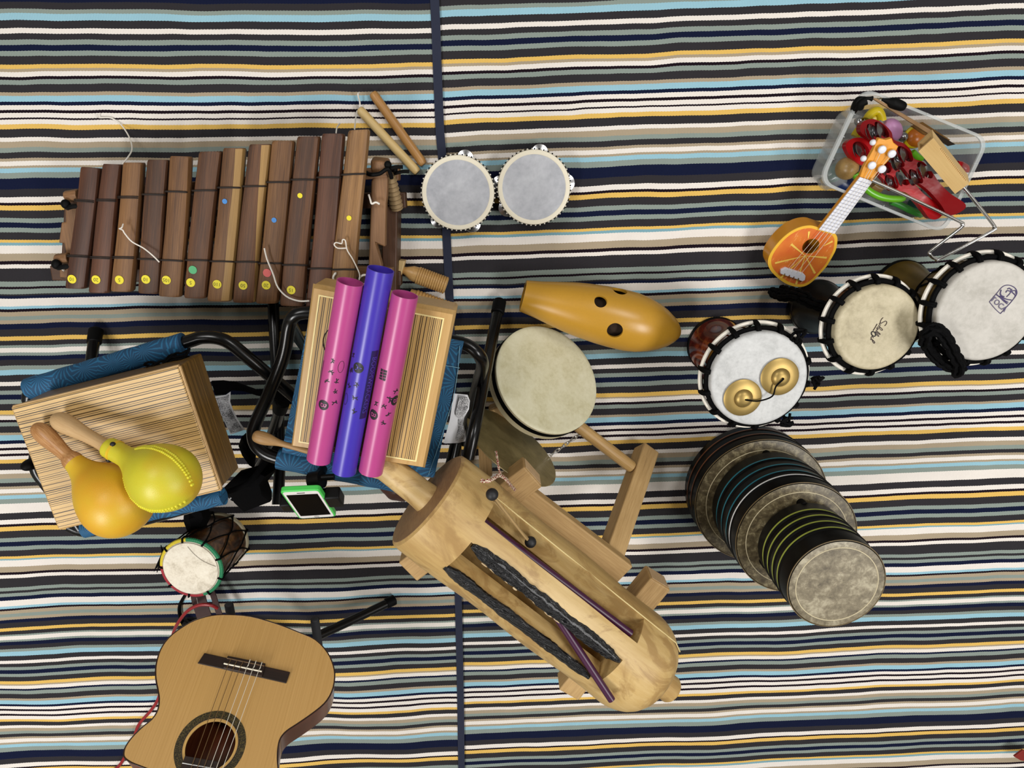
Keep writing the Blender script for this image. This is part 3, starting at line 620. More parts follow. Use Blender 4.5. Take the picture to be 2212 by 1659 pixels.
# ------------------------------------------------------------------ maracas
def maraca(hpx, cpx, z0, z1, prof, label, sp, hm, gm, cm=None):
    A = P(*hpx, z0); Cc = P(*cpx, z1); d = Cc-A; s = d.length/sp; t = thing('maraca', label, 'maraca', V((Cc.x, Cc.y, Cc.z-.055)), 'maracas with wooden handles')
    h = [(a*s, b*s) for a, b in prof['h']]; g = [(a*s, b*s) for a, b in prof['g']]
    mb = MB(); mb.lathe(smooth2(h), A, d, 32); part('handle', mb, hm, t, grain=d, label='wooden handle')
    mb = MB(); mb.lathe(smooth2(g), A, d, 48); hd = part('shaker_head', mb, gm, t, grain=d)
    return t, A, d.normalized(), s, hd
def smooth2(p, n=4): return [(q.x, q.y) for q in smooth([V((a, b, 0)) for a, b in p], n)]
def grad(name, c1, c2, c3):
    t = NT(name); n = t.noise(t.gc(), 9, 2, .5); f = t.noise(t.gc(), 700, 2, .6)
    return t.fin(t.ramp(n, [(.3, c3), (.5, c2), (.7, c1)]), .42, f, .0006, .35, Subsurface_Weight=.08)
hm1 = wood('maraca_handle', 'c79b68', '9c6b3c', .38, 55, 4, 'b98a58', .1); hm2 = wood('maraca_handle_pale', 'c3a274', 'ab8658', .55, 60, 5, bs=.2)
m1 = dict(h=[(-10, 2), (-7, 9), (0, 15), (12, 19), (28, 20), (50, 18), (70, 15.5), (88, 15), (98, 19), (108, 21), (122, 18)],
          g=[(104, 12), (107, 19.5), (112, 21), (125, 24), (145, 33), (170, 51), (195, 65), (220, 73), (240, 75), (262, 71.5), (282, 61), (298, 44), (308, 22), (311, 1)])
maraca((80, 924), (249.5, 1082), .462, .508, m1, 'orange yellow maraca with glossy grained handle, the lower and larger of the two', 233, hm1, grad('maraca_orange', 'd8921c', 'd3a024', 'cbae2e'))
m2 = dict(h=[(-12, 2), (-9, 9), (0, 16), (14, 19.5), (35, 18.5), (70, 14.5), (105, 13), (125, 14.5), (150, 18)],
          g=[(128, 12), (131, 19), (140, 20.5), (165, 20.5), (180, 22), (200, 32), (222, 48), (246, 60), (270, 65), (292, 63), (312, 53), (328, 38), (338, 20), (342, 1)])
t2, A2, d2, s2_, hd2 = maraca((124, 906), (359, 1034), .466, .545, m2, 'lemon yellow maraca with a beaded seam, lying partly on the orange one', 276, hm2, grad('maraca_lemon', 'bfba2a', 'c8bd2c', 'd0a624'))
side = d2.cross(UP).normalized(); upp = side.cross(d2)
for sgn in (1, -1):
    mb = MB()
    for row in (0, 1):
        for k in range(34):
            s_ = 205+133*k/33; r_ = 0
            for (a0, b0), (a1, b1) in zip(m2['g'], m2['g'][1:]):
                if a0 <= s_ <= a1: r_ = b0+(b1-b0)*(s_-a0)/(a1-a0)
            ph = math.radians(12 if sgn > 0 else 38)+row*.12
            dr = side*math.cos(ph)*(-sgn)+upp*math.sin(ph)
            mb.ball(A2+d2*s_*s2_+dr*(r_+.4)*s2_, .0027, seg=7, rings=5)
    part('bead_seam', mb, plain('lemon_bead', 'd8d030', .4), t2, label='raised beaded seam')
for k, (a) in enumerate((35, 150)):
    mb = MB(); ph = math.radians(a); dr = side*math.cos(ph)+upp*math.sin(ph); mb.ball(A2+d2*150*s2_+dr*20.3*s2_, .0045, seg=10, rings=6); part('rivet', mb, ink, t2)
part('collar_ring', MB().lathe([(147*s2_, 20*s2_), (148*s2_, 22*s2_), (152*s2_, 22*s2_), (153*s2_, 20*s2_)], A2, d2, 32, False), plain('collar_yellow', 'd9b426', .4), t2)

# ------------------------------------------------------------------ tuned plastic tubes
pink = plain('tube_magenta', 'b24583', .33, .04, 30); purp = plain('tube_violet', '4132a8', .33, .04, 30)
def btube(a, b, za, zb, r, mat, label):
    A, B = P(*a, za), P(*b, zb); d = B-A; L_ = d.length; t = thing('tone_tube', label, 'tube', (A+B)/2-UP*r, 'plastic tone tubes on the box drum')
    mb = MB(); mb.lathe([(0, r-.0014), (0, r), (L_, r), (L_, r-.0014)], A, d, 48, False); mb.lathe([(0, r-.0014), (L_, r-.0014)], A, d, 48, False)
    o = part('tube_wall', mb, mat, t, grain=d); d = d.normalized(); sd = d.cross(UP).normalized(); u_ = sd.cross(d)
    def wrap(mb2, s0, phi0, rot=0, nm='print', m=ink, off=.0003):
        out = []
        for (x, y) in mb2.raw2:
            c_, s_ = math.cos(rot), math.sin(rot); X = x*c_-y*s_; Y = x*s_+y*c_
            ph = phi0+X/r; out.append(A+d*(s0-Y)+(sd*math.sin(ph)*-1+u_*math.cos(ph))*(r+off))
        m_ = MB(); m_.add(out, mb2.rawf); return part(nm, m_, m, t)
    return t, wrap, L_
def raw(vs, fs): m = MB(); m.raw2 = vs; m.rawf = fs; return m
def disc2(r, n=24): # fan with rings so that it bends round the tube
    vs = [(0, 0)]; fs = []
    for j in (1, 2, 3):
        vs += [(r*j/3*math.cos(2*math.pi*i/n), r*j/3*math.sin(2*math.pi*i/n)) for i in range(n)]
    fs += [[0, 1+i, 1+(i+1) % n] for i in range(n)]
    for j in (1, 2):
        a, b = 1+(j-1)*n, 1+j*n; fs += [[a+i, b+i, b+(i+1) % n, a+(i+1) % n] for i in range(n)]
    return raw(vs, fs)
def ring2(rx, ry, wd, n=30):
    vs = [(rx*math.cos(2*math.pi*i/n), ry*math.sin(2*math.pi*i/n)) for i in range(n)]+[((rx-wd)*math.cos(2*math.pi*i/n), (ry-wd)*math.sin(2*math.pi*i/n)) for i in range(n)]
    return raw(vs, [[i, (i+1) % n, n+(i+1) % n, n+i] for i in range(n)])
def text2(s, size, shear=0):
    m = txt(s, (0, 0, 0), (1, 0, 0), (0, 1, 0), 1, shear=shear); vs, fs = m.raw; return raw([(x*size, y*size) for x, y in vs], fs)
def rect2(w_, h, nx=4, ny=1):
    vs = [(-w_/2+w_*i/nx, -h/2+h*j/ny) for j in range(ny+1) for i in range(nx+1)]
    return raw(vs, [[j*(nx+1)+i, j*(nx+1)+i+1, (j+1)*(nx+1)+i+1, (j+1)*(nx+1)+i] for j in range(ny) for i in range(nx)])
def figure2(k, s=.005):                                # tiny dancing figure
    r_ = random.Random(k); vs = []; fs = []
    def bar(x0, y0, x1, y1, w_=.16):
        dx, dy = x1-x0, y1-y0; L_ = math.hypot(dx, dy) or 1; nx, ny = -dy/L_*w_, dx/L_*w_; o = len(vs)
        vs.extend([((x0+nx)*s, (y0+ny)*s), ((x0-nx)*s, (y0-ny)*s), ((x1-nx)*s, (y1-ny)*s), ((x1+nx)*s, (y1+ny)*s)]); fs.append([o, o+1, o+2, o+3])
    bar(0, -.2, 0, .4, .2); bar(0, .3, r_.uniform(-.9, -.5), r_.uniform(-.1, .9)); bar(0, .3, r_.uniform(.5, .9), r_.uniform(-.1, .9))
    bar(0, -.2, r_.uniform(-.8, -.3), -.9); bar(0, -.2, r_.uniform(.3, .8), r_.uniform(-1, -.5)); bar(-.15, .68, .15, .68, .17)
    return raw(vs, fs)
R_ = .0212
tA, wA, lA = btube((757, 608.8), (689, 992), .502, .462, R_, pink, 'magenta plastic tube, leftmost of the three, with a black B disc')
tB, wB, lB = btube((822.6, 581.7), (743, 1017), .504, .464, R_, purp, 'violet blue plastic tube, the long middle one')
tC, wC, lC = btube((875, 636), (801, 1017), .502, .462, R_, pink, 'magenta plastic tube, rightmost of the three, next to the blue stool fabric edge')
q = math.pi/2
def disc_letter(wr, s0, ph, ch_, bg, rot):
    wr(disc2(.0092), s0, ph, 0, 'printed_disc'); wr(text2(ch_, .015), s0, ph, rot, 'printed_letter', bg, .0006)
disc_letter(wA, lA*.645, -.25, 'B', pink, -q); disc_letter(wB, lB*.44, -.22, 'A', purp, -q*1.0); disc_letter(wC, lC*.64, -.62, 'B', pink, -q); disc_letter(wC, lC*.545, 1.05, 'B', pink, -q)
for k, (s0, ph) in enumerate(((.395, -.1), (.455, -.05), (.51, -.3), (.50, .45), (.56, .5), (.62, .6))): wA(figure2(k), lA*s0, ph, k, 'printed_figure')
for k, (s0, ph) in enumerate(((.395, -.9), (.47, -.85), (.54, -.75), (.52, -.1), (.585, -.05), (.65, .05), (.46, -.8))): wB(figure2(k+9), lB*s0, ph, k*2, 'printed_figure')
for k, (s0, ph) in enumerate(((.575, -.55), (.575, .15), (.62, .6), (.67, .35), (.49, .9), (.535, .5))): wC(figure2(k+20, .0065 if k == 5 else .005), lC*s0, ph, k*1.3, 'printed_figure')
wA(ring2(.0052, .0108, .0007), lA*.42, .6, 0, 'printed_oval')
wB(ring2(.0052, .0108, .0007), lB*.61, -.9, 0, 'printed_oval')
wA(rect2(.0014, .075, 1, 1), lA*.53, -1.0, 0, 'printed_line'); wA(rect2(.0035, .13, 2, 1), lA*.50, -1.35, 0, 'printed_band')
wB(rect2(.014, .125, 6, 1), lB*.52, .92, 0, 'printed_band', plain('deep_violet_print', '1c1650', .4)); wB(text2('BOOMWHACKERS', .0125), lB*.52, .92, -q, 'printed_word', plain('violet_print', '4a3fa0', .4), .0006)
wC(rect2(.012, .019, 5, 2), lC*.41, -.42, 0, 'printed_patch'); [wC(rect2(.0125, .0007, 4, 1), lC*.41+dy_, -.42, .15, 'printed_line', pink, .0006) for dy_ in (-.005, .0, .005)]; wC(rect2(.0007, .019, 1, 1), lC*.41, -.42, .1, 'printed_line', pink, .0006)
# ------------------------------------------------------------------ beater, small slat, gourd
A, B = P(553, 942, .366), P(700, 985, .366); d = B-A; L_ = d.length; k = L_/155
mb = MB(); mb.lathe(smooth2([(-8*k, .001), (-6*k, 8*k), (0, 13*k), (14*k, 15*k), (30*k, 13*k), (48*k, 8.5*k), (65*k, 6.8*k), (100*k, 6.5*k), (150*k, 6*k), (153*k, 1*k)]), A, d, 24)
part('wooden_beater', mb, wood('beater_wood', 'b08a5a', '8c6a3e', .5, 50, 4, bs=.2), None, grain=d, label='wooden beater with a rounded knob tip, sticking out under the magenta tube', cat='beater')
mb = MB(); mb.box(P(803, 1024, .365), (P(825, 1030, .365)-P(781, 1018, .365))/2, V((.0, .006, 0)), (0, 0, .003))
part('beater_stick', mb, plain('slat_wood', 'd8b98a', .5), None, .001, label='short pale wooden slat under the ends of the tubes', cat='stick')
gm = NT('gourd_brown'); n_ = gm.noise(gm.gc(), 12, 3); gourd_m = gm.fin(gm.ramp(n_, [(.3, '2e1814'), (.7, '4a2a24')]), .4, gm.noise(gm.gc(4, 90, 4), 1, 2), .003, .5)
mb = MB(); c = P(866, 1036, .262); rs = []
for i in range(19):
    t = math.pi*i/18; q_ = max(math.sin(t), .001)
    rs.append([c+V((.046*q_*math.cos(a)*(1+.025*math.cos(a*9)), .046*q_*math.sin(a)*(1+.025*math.cos(a*9)), .042*math.cos(t))) for a in [2*math.pi*j/54 for j in range(54)]])
mb.loft(rs); part('gourd_shaker', mb, gourd_m, None, label='dark brown ribbed gourd tucked below the peg of the wooden log drum', cat='gourd')

# ------------------------------------------------------------------ phone on a mini tripod
def solve_z(p1, p2, dist):                              # height of p2 so that it is dist from p1, below it
    z = p1.z
    for i in range(400):
        z -= .001
        if (P(*p2, z)-p1).length >= dist: break
    return z
ph = thing('phone_tripod', 'small black tripod with a clamp holding the phone, behind the right blue stool', 'tripod', P(668, 1020, FZ))
c0 = P(604, 1062, .455); c1 = P(690, 1058, .455); zz = solve_z(c0, (646, 1120), .132); c2 = P(727, 1116, zz); c3 = P(646, 1121, zz)
px_ = (c1-c0).normalized(); py_ = ((c3-c0)+(c2-c1)).normalized(); pn = px_.cross(py_).normalized(); pn = pn if pn.z > 0 else -pn
mp = thing('phone', 'white-fronted phone with black screen in a bright green case', 'phone', (c0+c1+c2+c3)/4)
mp_case = MB()
def rrect(q, r, n=5):
    out = []
    for i in range(4):
        p = q[i]; a = (q[i-1]-p).normalized(); b = (q[(i+1) % 4]-p).normalized()
        for k_i in range(n+1):
            t = k_i/n; out.append((p+a*r)*(1-t)**2+p*2*t*(1-t)+(p+b*r)*t*t)
    return out
mp_case.prism(rrect([c0, c1, c2, c3], .009), -pn*.0105); part('case', mp_case, plain('green_case', '49c454', .4, .04), mp, .0018, label='bright green case')
def insq(q, a, b): return inset(q, a, b)
mb = MB(); mb.prism([p+pn*.0006 for p in rrect(inset([c0, c1, c2, c3], .0035, .0035), .007)], -pn*.001); part('bezel', mb, plain('white_glass', 'e9e6e4', .2), mp, label='white bezel')
mb = MB(); mb.prism([p+pn*.0011 for p in rrect(inset([c0, c1, c2, c3], .0075, .016), .0012)], -pn*.0006); part('screen', mb, plain('screen_glass', '020203', .35, .0, Specular_IOR_Level=.03), mp, label='black screen')
mb = MB(); mb.lathe([(0, .005), (.0004, .005)], (c2+c3)/2-py_*.009+pn*.0007, pn, 20); part('home_button', mb, plain('button_grey', 'b9b6b2', .4), mp)
mb = MB(); mc = (c0+c1)/2+py_*.009+pn*.0009; mb.box(mc, px_*.007, py_*.0009, pn*.0003); part('speaker_slot', mb, ink, mp)
blk = plain('matte_black_plastic', '0a0a0b', .45, .2, 60, Specular_IOR_Level=.2)
mb = MB(); mm = (c1*.55+c2*.45)+px_*.012-pn*.010; mb.box(mm, px_*.014, py_*.022, pn*.012); part('clamp_jaw', mb, blk, ph, .003)
mb = MB(); mm = (c0*.4+c3*.6)-px_*.010-pn*.010; mb.box(mm, px_*.010, py_*.014, pn*.010); part('clamp_jaw', mb, blk, ph, .003)
mb = MB(); mm = (c0+c1+c2+c3)/4-pn*.020; mb.box(mm, px_*.04, py_*.012, pn*.008); part('clamp_bar', mb, blk, ph, .002)
bh = P(684, 1037, .40); mb = MB(); mb.lathe([(-.012, .001), (-.012, .017), (.012, .017), (.012, .001)], bh, (1, .3, .2), 24); mb.tube([bh, mm], .009, 10); part('ball_head', mb, blk, ph)
mb = MB(); mb.tube([P(690, 1032, .40), P(722, 1030, .40)], .006, 10); part('clamp_lever', mb, blk, ph)
pb = V((bh.x, bh.y, 0)); mb = MB(); mb.tube([pb+V((0, 0, .15)), bh], .009, 12); part('centre_column', mb, blk, ph)
for a in (100, 220, 340):
    a = math.radians(a); mb = MB(); mb.tube([pb+V((0, 0, .16)), pb+V((.09*math.cos(a), .09*math.sin(a), FZ+.005))], [.008, .006], 10); part('leg', mb, blk, ph)

# ------------------------------------------------------------------ big wooden log drum and its trestle
ZD, RD, LDR = .420, .1035, .600
E1 = P(922, 1077, ZD); E2 = P(1384, 1439, ZD); dx = (E2-E1).normalized(); dy = UP.cross(dx).normalized()
MD = Matrix(((dx.x, dy.x, 0, E1.x), (dx.y, dy.y, 0, E1.y), (0, 0, 1, E1.z-RD-.02), (0, 0, 0, 1)))
def DL(x, y, z): return E1+dx*x+dy*y+UP*z               # local point measured from the drum axis
def DC(x, a, r): a = math.radians(a); return DL(x, math.sin(a)*r, math.cos(a)*r)   # a>0 towards the far (upper right) side
ld = thing('log_drum', 'large pale carved wooden log drum with two long slots, on a timber trestle', 'drum', None, None, MD)
lt = NT('carved_log'); la = lt.noise(lt.gc(1.5, 6, 6), 1, 4, .6, .8); lb = lt.noise(lt.gc(10, 90, 90), 1, 4, .7); lc_ = lt.noise(lt.gc(9, 14, 14), 1, 5, .65, 1.2)
lcol = lt.ramp(lt.math('ADD', lt.math('MULTIPLY', la, .6), lt.math('MULTIPLY', lb, .4)), [(.33, 'ab8852'), (.48, 'bf9f65'), (.64, 'd0b47e')])
lcol = lt.mix(lt.ramp(lc_, [(.40, (.75, .75, .75)), (.50, (0, 0, 0))]), lcol, '9c7a48'); lw = lt.fin(lcol, .48, lb, .0008, .3)
lw_end = wood('log_end_grain', 'a5845a', '7f6040', .6, 30, 12, None, .3)
pr_ = [(0, RD-.006), (.004, RD-.001), (.010, RD)]+[(.01+(LDR-.08)*k/10, RD+.0015*math.sin(k*1.3)) for k in range(1, 11)]
pr_ += [(LDR-.07+.07*math.sin(t), RD-.052+.052*math.cos(t)) for t in [math.pi/2*k/8 for k in range(1, 9)]]
mb = MB(); mb.lathe(pr_, E1, dx, 96)
def wedge(a0, a1, x0, x1, r0, r1, n=8):
    m = MB(); poly = [DC(x0, a0+(a1-a0)*k/n, r1) for k in range(n+1)]+[DC(x0, a1-(a1-a0)*k/n, r0) for k in range(n+1)]
    m.prism(poly, dx*(x1-x0)); return m
cav = MB(); cav.lathe([(.078, .058), (.468, .058)], E1, dx, 40)
SA = (40, 70); SB = (-21, 17)
part('drum_body', mb, lw, ld, grain=dx, cuts=[cav, wedge(SA[0], SA[1], .085, .468, .03, .14), wedge(SB[0], SB[1], .087, .460, .03, .14)], angle=40)
mb = MB(); mb.lathe([(-.0006, .001), (-.0006, RD-.007)], E1, dx, 60, False); mb.lathe([(-.0006, RD-.007), (.002, RD-.0035)], E1, dx, 60, False); part('end_face', mb, lw_end, ld, grain=(0, 0, 1), label='darker end grain face')
mb = MB(); mb.lathe([(-.112, .018), (-.110, .0235), (-.105, .0262), (-.02, .027), (.01, .030)], E1, dx, 36); part('peg', mb, lw, ld, grain=dx, label='round wooden peg')
mb = MB(); mb.lathe([(LDR-.02, .028), (LDR+.052, .028), (LDR+.057, .025), (LDR+.058, .015)], E1, dx, 36); part('peg', mb, lw, ld, grain=dx, label='round wooden peg')
# black sealing tape along the lower slot
tape = NT('black_sealing_tape'); tn = tape.noise(tape.gc(60, 160, 160), 1, 4, .65, .8); tape_m = tape.fin('040508', .22, tn, .006, 1.0, Coat_Weight=.15)
tan_patch = plain('glue_residue', 'b9a27c', .8, .2, 90, .4)
def strip(a, x0, x1, w0, da=0, seed=1):
    r_ = random.Random(seed); rings = []; N = 60
    for k in range(N+1):
        x = x0+(x1-x0)*k/N; e = min(1, 9*k/N+.35, 9*(N-k)/N+.3); aa = a+da*k/N; hw = w0*e*(1+.10*math.sin(k*.37+seed)+.10*r_.uniform(-1, 1)); ring = []
        for t in range(9):
            f = -1+2*t/8; ang = aa+f*hw; lift = .0035*(1-f*f)+.0010*r_.uniform(0, 1)
            ring.append(DC(x, ang, RD+.0006+lift))
        for t in range(8, -1, -1):
            f = -1+2*t/8; ring.append(DC(x, aa+f*hw*.95, RD-.004))
        rings.append(ring)
    m = MB(); m.loft(rings); return m
mb = MB(); mb.tube([DC(x, SA[1]+1.2, RD+.0002) for x in [.075+(LDR-.12)*k/30 for k in range(31)]]+[DC(LDR-.02, SA[1]+2, RD-.012)], .0013, 6); part('carved_ridge', mb, plain('pale_ridge', 'e3cf96', .45, .05), ld, label='pale ridge line')  # thin pale tube along the upper slot edge
part('sealing_tape', strip(SB[1]-2, .092, .455, 7.0, -1, 3), tape_m, ld, grain=dx, label='crumpled shiny black tape', angle=60)
part('sealing_tape', strip(SB[0]-1.5, .085, .440, 7.0, 0, 5), tape_m, ld, grain=dx, label='crumpled shiny black tape', angle=60)
r_ = random.Random(4)
mb = MB()
for k in range(9):
    x = .13+.22*k/9+r_.uniform(0, .01); mb.ball(DC(x, SB[1]-9+r_.uniform(-1, 1), RD+.0003), r_.uniform(.003, .014), r_.uniform(.0012, .0026), .001, (dx, dy, UP), 8, 5)
part('glue_residue', mb, tan_patch, ld, label='tan glue residue')
# trestle
tr = thing('timber_trestle', 'square timber trestle carrying the big log drum', 'stand', P(1150, 1150, FZ))
tw = wood('pine_timber', 'c4a26e', 'ab8957', .62, 35, 4, '8f7047', .2)
tw_end = wood('pine_end', 'd2b38c', 'b8976c', .7, 90, 60, None, .3)
zt_ = ZD-RD-.030
def timber(a, b, za, zb, wd, ht, nm='timber', par=None, ends=True):
    A, B = P(*a, za), P(*b, zb); o = part(nm, beam(A, B, wd, ht), tw, par or tr, .0035, B-A)
    if ends:
        d = (B-A).normalized(); s_ = d.cross(UP).normalized(); u_ = s_.cross(d)
        for e, sg in ((A, -1), (B, 1)):
            m = MB(); m.box(e+d*sg*.0006, d*.0004, s_*(wd/2-.0045), u_*(ht/2-.0045)); part('end_grain', m, tw_end, o, label='sawn end grain')
    return o
timber((884, 1221), (1150, 1018), zt_, zt_+.0, .058, .056, 'cross_beam'); timber((1226, 1484), (1421, 1247), zt_, zt_, .054, .054, 'cross_beam')
timber((1112, 1066), (1342, 1240), zt_+.010, zt_+.010, .066, .030, 'side_rail', ends=False)
timber((1318, 1200), (1397, 972), zt_-.03, .035, .046, .044, 'splayed_leg')
timber((1122, 985), (1074, 874), .036, .036, .046, .044, 'foot_bar')
part('upright_post', beam(V((P(1110, 1040, zt_).x, P(1110, 1040, zt_).y, FZ)), P(1110, 1040, zt_-.02), .035, .035, (1, 0, 0)), tw, tr, .003, (0, 0, 1))
timber((1050, 1030), (1047, 966), .06, .03, .03, .03, 'foot_bar')
# sticks and mallets in the drum
pm = plain('purple_lacquer', '3f1436', .38, .1, 40)
def stick(A, B, r, label, mat=pm):
    d = B-A; L_ = d.length; mb = MB(); mb.lathe([(0, r*.6), (.001, r), (L_-.001, r*.92), (L_, r*.7)], A, d, 20)
    return part('drum_stick', mb, mat, None, grain=d, label=label, cat='drumstick', group='dark purple drum sticks')
stick(DC(.088, 47, .072), DC(.458, 48.5, .087), .0075, 'dark purple stick lying inside the upper slot of the log drum')
stick(PP(912, 1312, DL(.3, 0, .06), UP), P(1323, 1513, ZD+RD+.002), .0078, 'x') if False else None
sA = P(1185, 1305, ZD+.075); sB = P(1322, 1513, ZD+RD+.012)
stick(sA, sB, .0078, 'dark purple stick poking out of the lower slot of the log drum')
def mallet(ball, tail, zb, zt2, label):
    A, B = P(*ball, zb), P(*tail, zt2); t = thing('mallet', label, 'mallet', A-UP*.012, 'rubber-ball mallets')
    mb = MB(); mb.ball(A, .0108, seg=28, rings=16); part('ball_head', mb, plain('rubber_ball', '17181b', .55, .1), t, label='black rubber ball')
    mb = MB(); mb.tube([A, B], .0024, 10); part('shaft', mb, plain('mallet_shaft', 'a08458', .5), t, grain=B-A, label='thin wooden shaft')
mallet((1063, 1068), (1139, 1166), ZD+RD*.93+.012, ZD+.055, 'thin mallet whose black rubber ball rests on top of the log drum')
mallet((1146, 1171), (1068, 1082), ZD+.048, ZD+.088, 'thin mallet whose black rubber ball lies down inside the upper slot')

# ------------------------------------------------------------------ hanging gong, chain, paddle drum
gc_ = P(1107, 964, .165); e1 = P(1190, 1036, .165)-P(1028, 903, .165); gr_ = e1.length/2*1.08; e1.normalize()
view = (C0-gc_).normalized(); mdir = e1.cross(view).normalized()
if P(1108, 955, .165).x*0+mdir.y < 0: mdir = -mdir
gn = (view*math.cos(math.radians(66))+mdir*math.sin(math.radians(66))).normalized()
gg = thing('gong', 'dull bronze gong leaning beside the trestle, hung on a braided cord', 'gong', gc_-UP*.1)
gt = NT('bronze_dull'); gn1 = gt.noise(gt.gc(), 26, 5, .6, .5); bronze = gt.fin(gt.ramp(gn1, [(.3, '776a45'), (.7, '9c8c60')]), .42, gt.noise(gt.gc(), 150, 3), .0006, .3, Metallic=.35)
mb = MB(); mb.lathe([(-.003, .001), (-.003, gr_-.003), (-.0012, gr_), (0, gr_-.001), (0, gr_*.8), (.003, gr_*.3), (.0035, .001)], gc_, gn, 64); part('disc', mb, bronze, gg, grain=e1)
rope = NT('speckled_rope'); rn = rope.noise(rope.gc(), 420, 1); rope_m = rope.fin(rope.ramp(rn, [(.46, '8d3a34'), (.5, 'd8cbb2')], 'CONSTANT'), .85, rn, .001, .5)
def braid(pts, r, par, nm='cord', mat=None, tw_=260):
    s = smooth([P(*p) for p in pts], 10)
    for ph_ in (0, math.pi):
        mb = MB(); out = []; acc = 0
        for i, p in enumerate(s):
            if i: acc += (p-s[i-1]).length
            t = (s[min(i+1, len(s)-1)]-s[max(i-1, 0)]).normalized(); u, w_ = perp(t)
            out.append(p+(u*math.cos(acc*tw_+ph_)+w_*math.sin(acc*tw_+ph_))*r*.55)
        mb.tube(out, r*.7, 7); part(nm, mb, mat or rope_m, par, label='red and cream twisted cord strand' if not mat else None)
braid([(1071, 975, .30), (1073, 985, .31), (1076, 1005, .325), (1080, 1022, .33), (1084, 1030, .33)], .0021, gg)
braid([(1039, 1037, .532), (1048, 1040, .535), (1062, 1036, .53), (1078, 1027, .50), (1092, 1034, .46), (1102, 1047, .40), (1112, 1058, .33)], .0028, gg)
cn = thing('metal_chain', 'short steel link chain between the gong and the paddle drum', 'chain', P(1220, 960, FZ))
k = 0
for i in range(9):
    t = i/8; c = P(1258-72*t, 934+52*t, .10); d = (P(1186, 986, .10)-P(1258, 934, .10)).normalized(); s_ = d.cross(UP); n_ = s_ if i % 2 else UP; w_ = n_.cross(d)
    ring = [c+d*.0095*math.cos(a)+w_*.0035*math.sin(a)*(1) for a in [2*math.pi*j/16 for j in range(16)]]
    mb = MB(); mb.tube(ring, .0011, 6, True); part('chain_link', mb, chrome, cn)
pc = P(1184, 818, .115); pe = (P(1254, 922, .115)-P(1110, 720, .115)); pr2 = .128; pe.z = 0; pe.normalize(); view = (C0-pc).normalized(); md = pe.cross(view).normalized()
if md.x < 0: md = -md
pn2 = (view*math.cos(math.radians(37))+md*math.sin(math.radians(37))).normalized()
pd = thing('paddle_drum', 'cream frame drum on a round wooden handle, leaning over the rug', 'drum', V((pc.x, pc.y, FZ)))
sk = skinm('aged_skin', 'dad6ba', 'd1ccac', 'bfb892', .5, 22)
TH = .043
mb = MB(); mb.lathe([(-TH, .001), (-TH, pr2-.002), (-TH+.002, pr2), (-.002, pr2), (0, pr2-.002)], pc, pn2, 72, False); part('skin_side', mb, plain('side_skin', 'ddd2ae', .5, .15, 60), pd, label='cream side skin')
mb = MB(); mb.lathe([(-.001, pr2), (.0006, pr2-.0025), (.0008, pr2-.008), (.0002, pr2-.011), (.0004, .06), (.0004, .00001)], pc, pn2, 72, False); part('drumhead', mb, sk, pd, grain=pe, label='cream mottled drumhead')
mb = MB(); mb.lathe([(-.022, pr2+.0003), (-.022, pr2+.0012), (-.0075, pr2+.0012), (-.0075, pr2+.0003)], pc, pn2, 72, False); part('tape_band', mb, black_cloth, pd, label='black tape band')
ha = pc+pe*(pr2-.004)-pn2*.016; hb = P(1366, 1010, .085+.014); hd = hb-ha
mb = MB(); mb.lathe([(0, .0145), (hd.length*.5, .0145), (hd.length-.004, .0145), (hd.length-.001, .013), (hd.length, .010)], ha, hd, 28); part('handle', mb, wood('handle_pine', 'c4a16a', 'a9854f', .5, 40, 4, '97733f'), pd, grain=hd, label='round wooden handle')

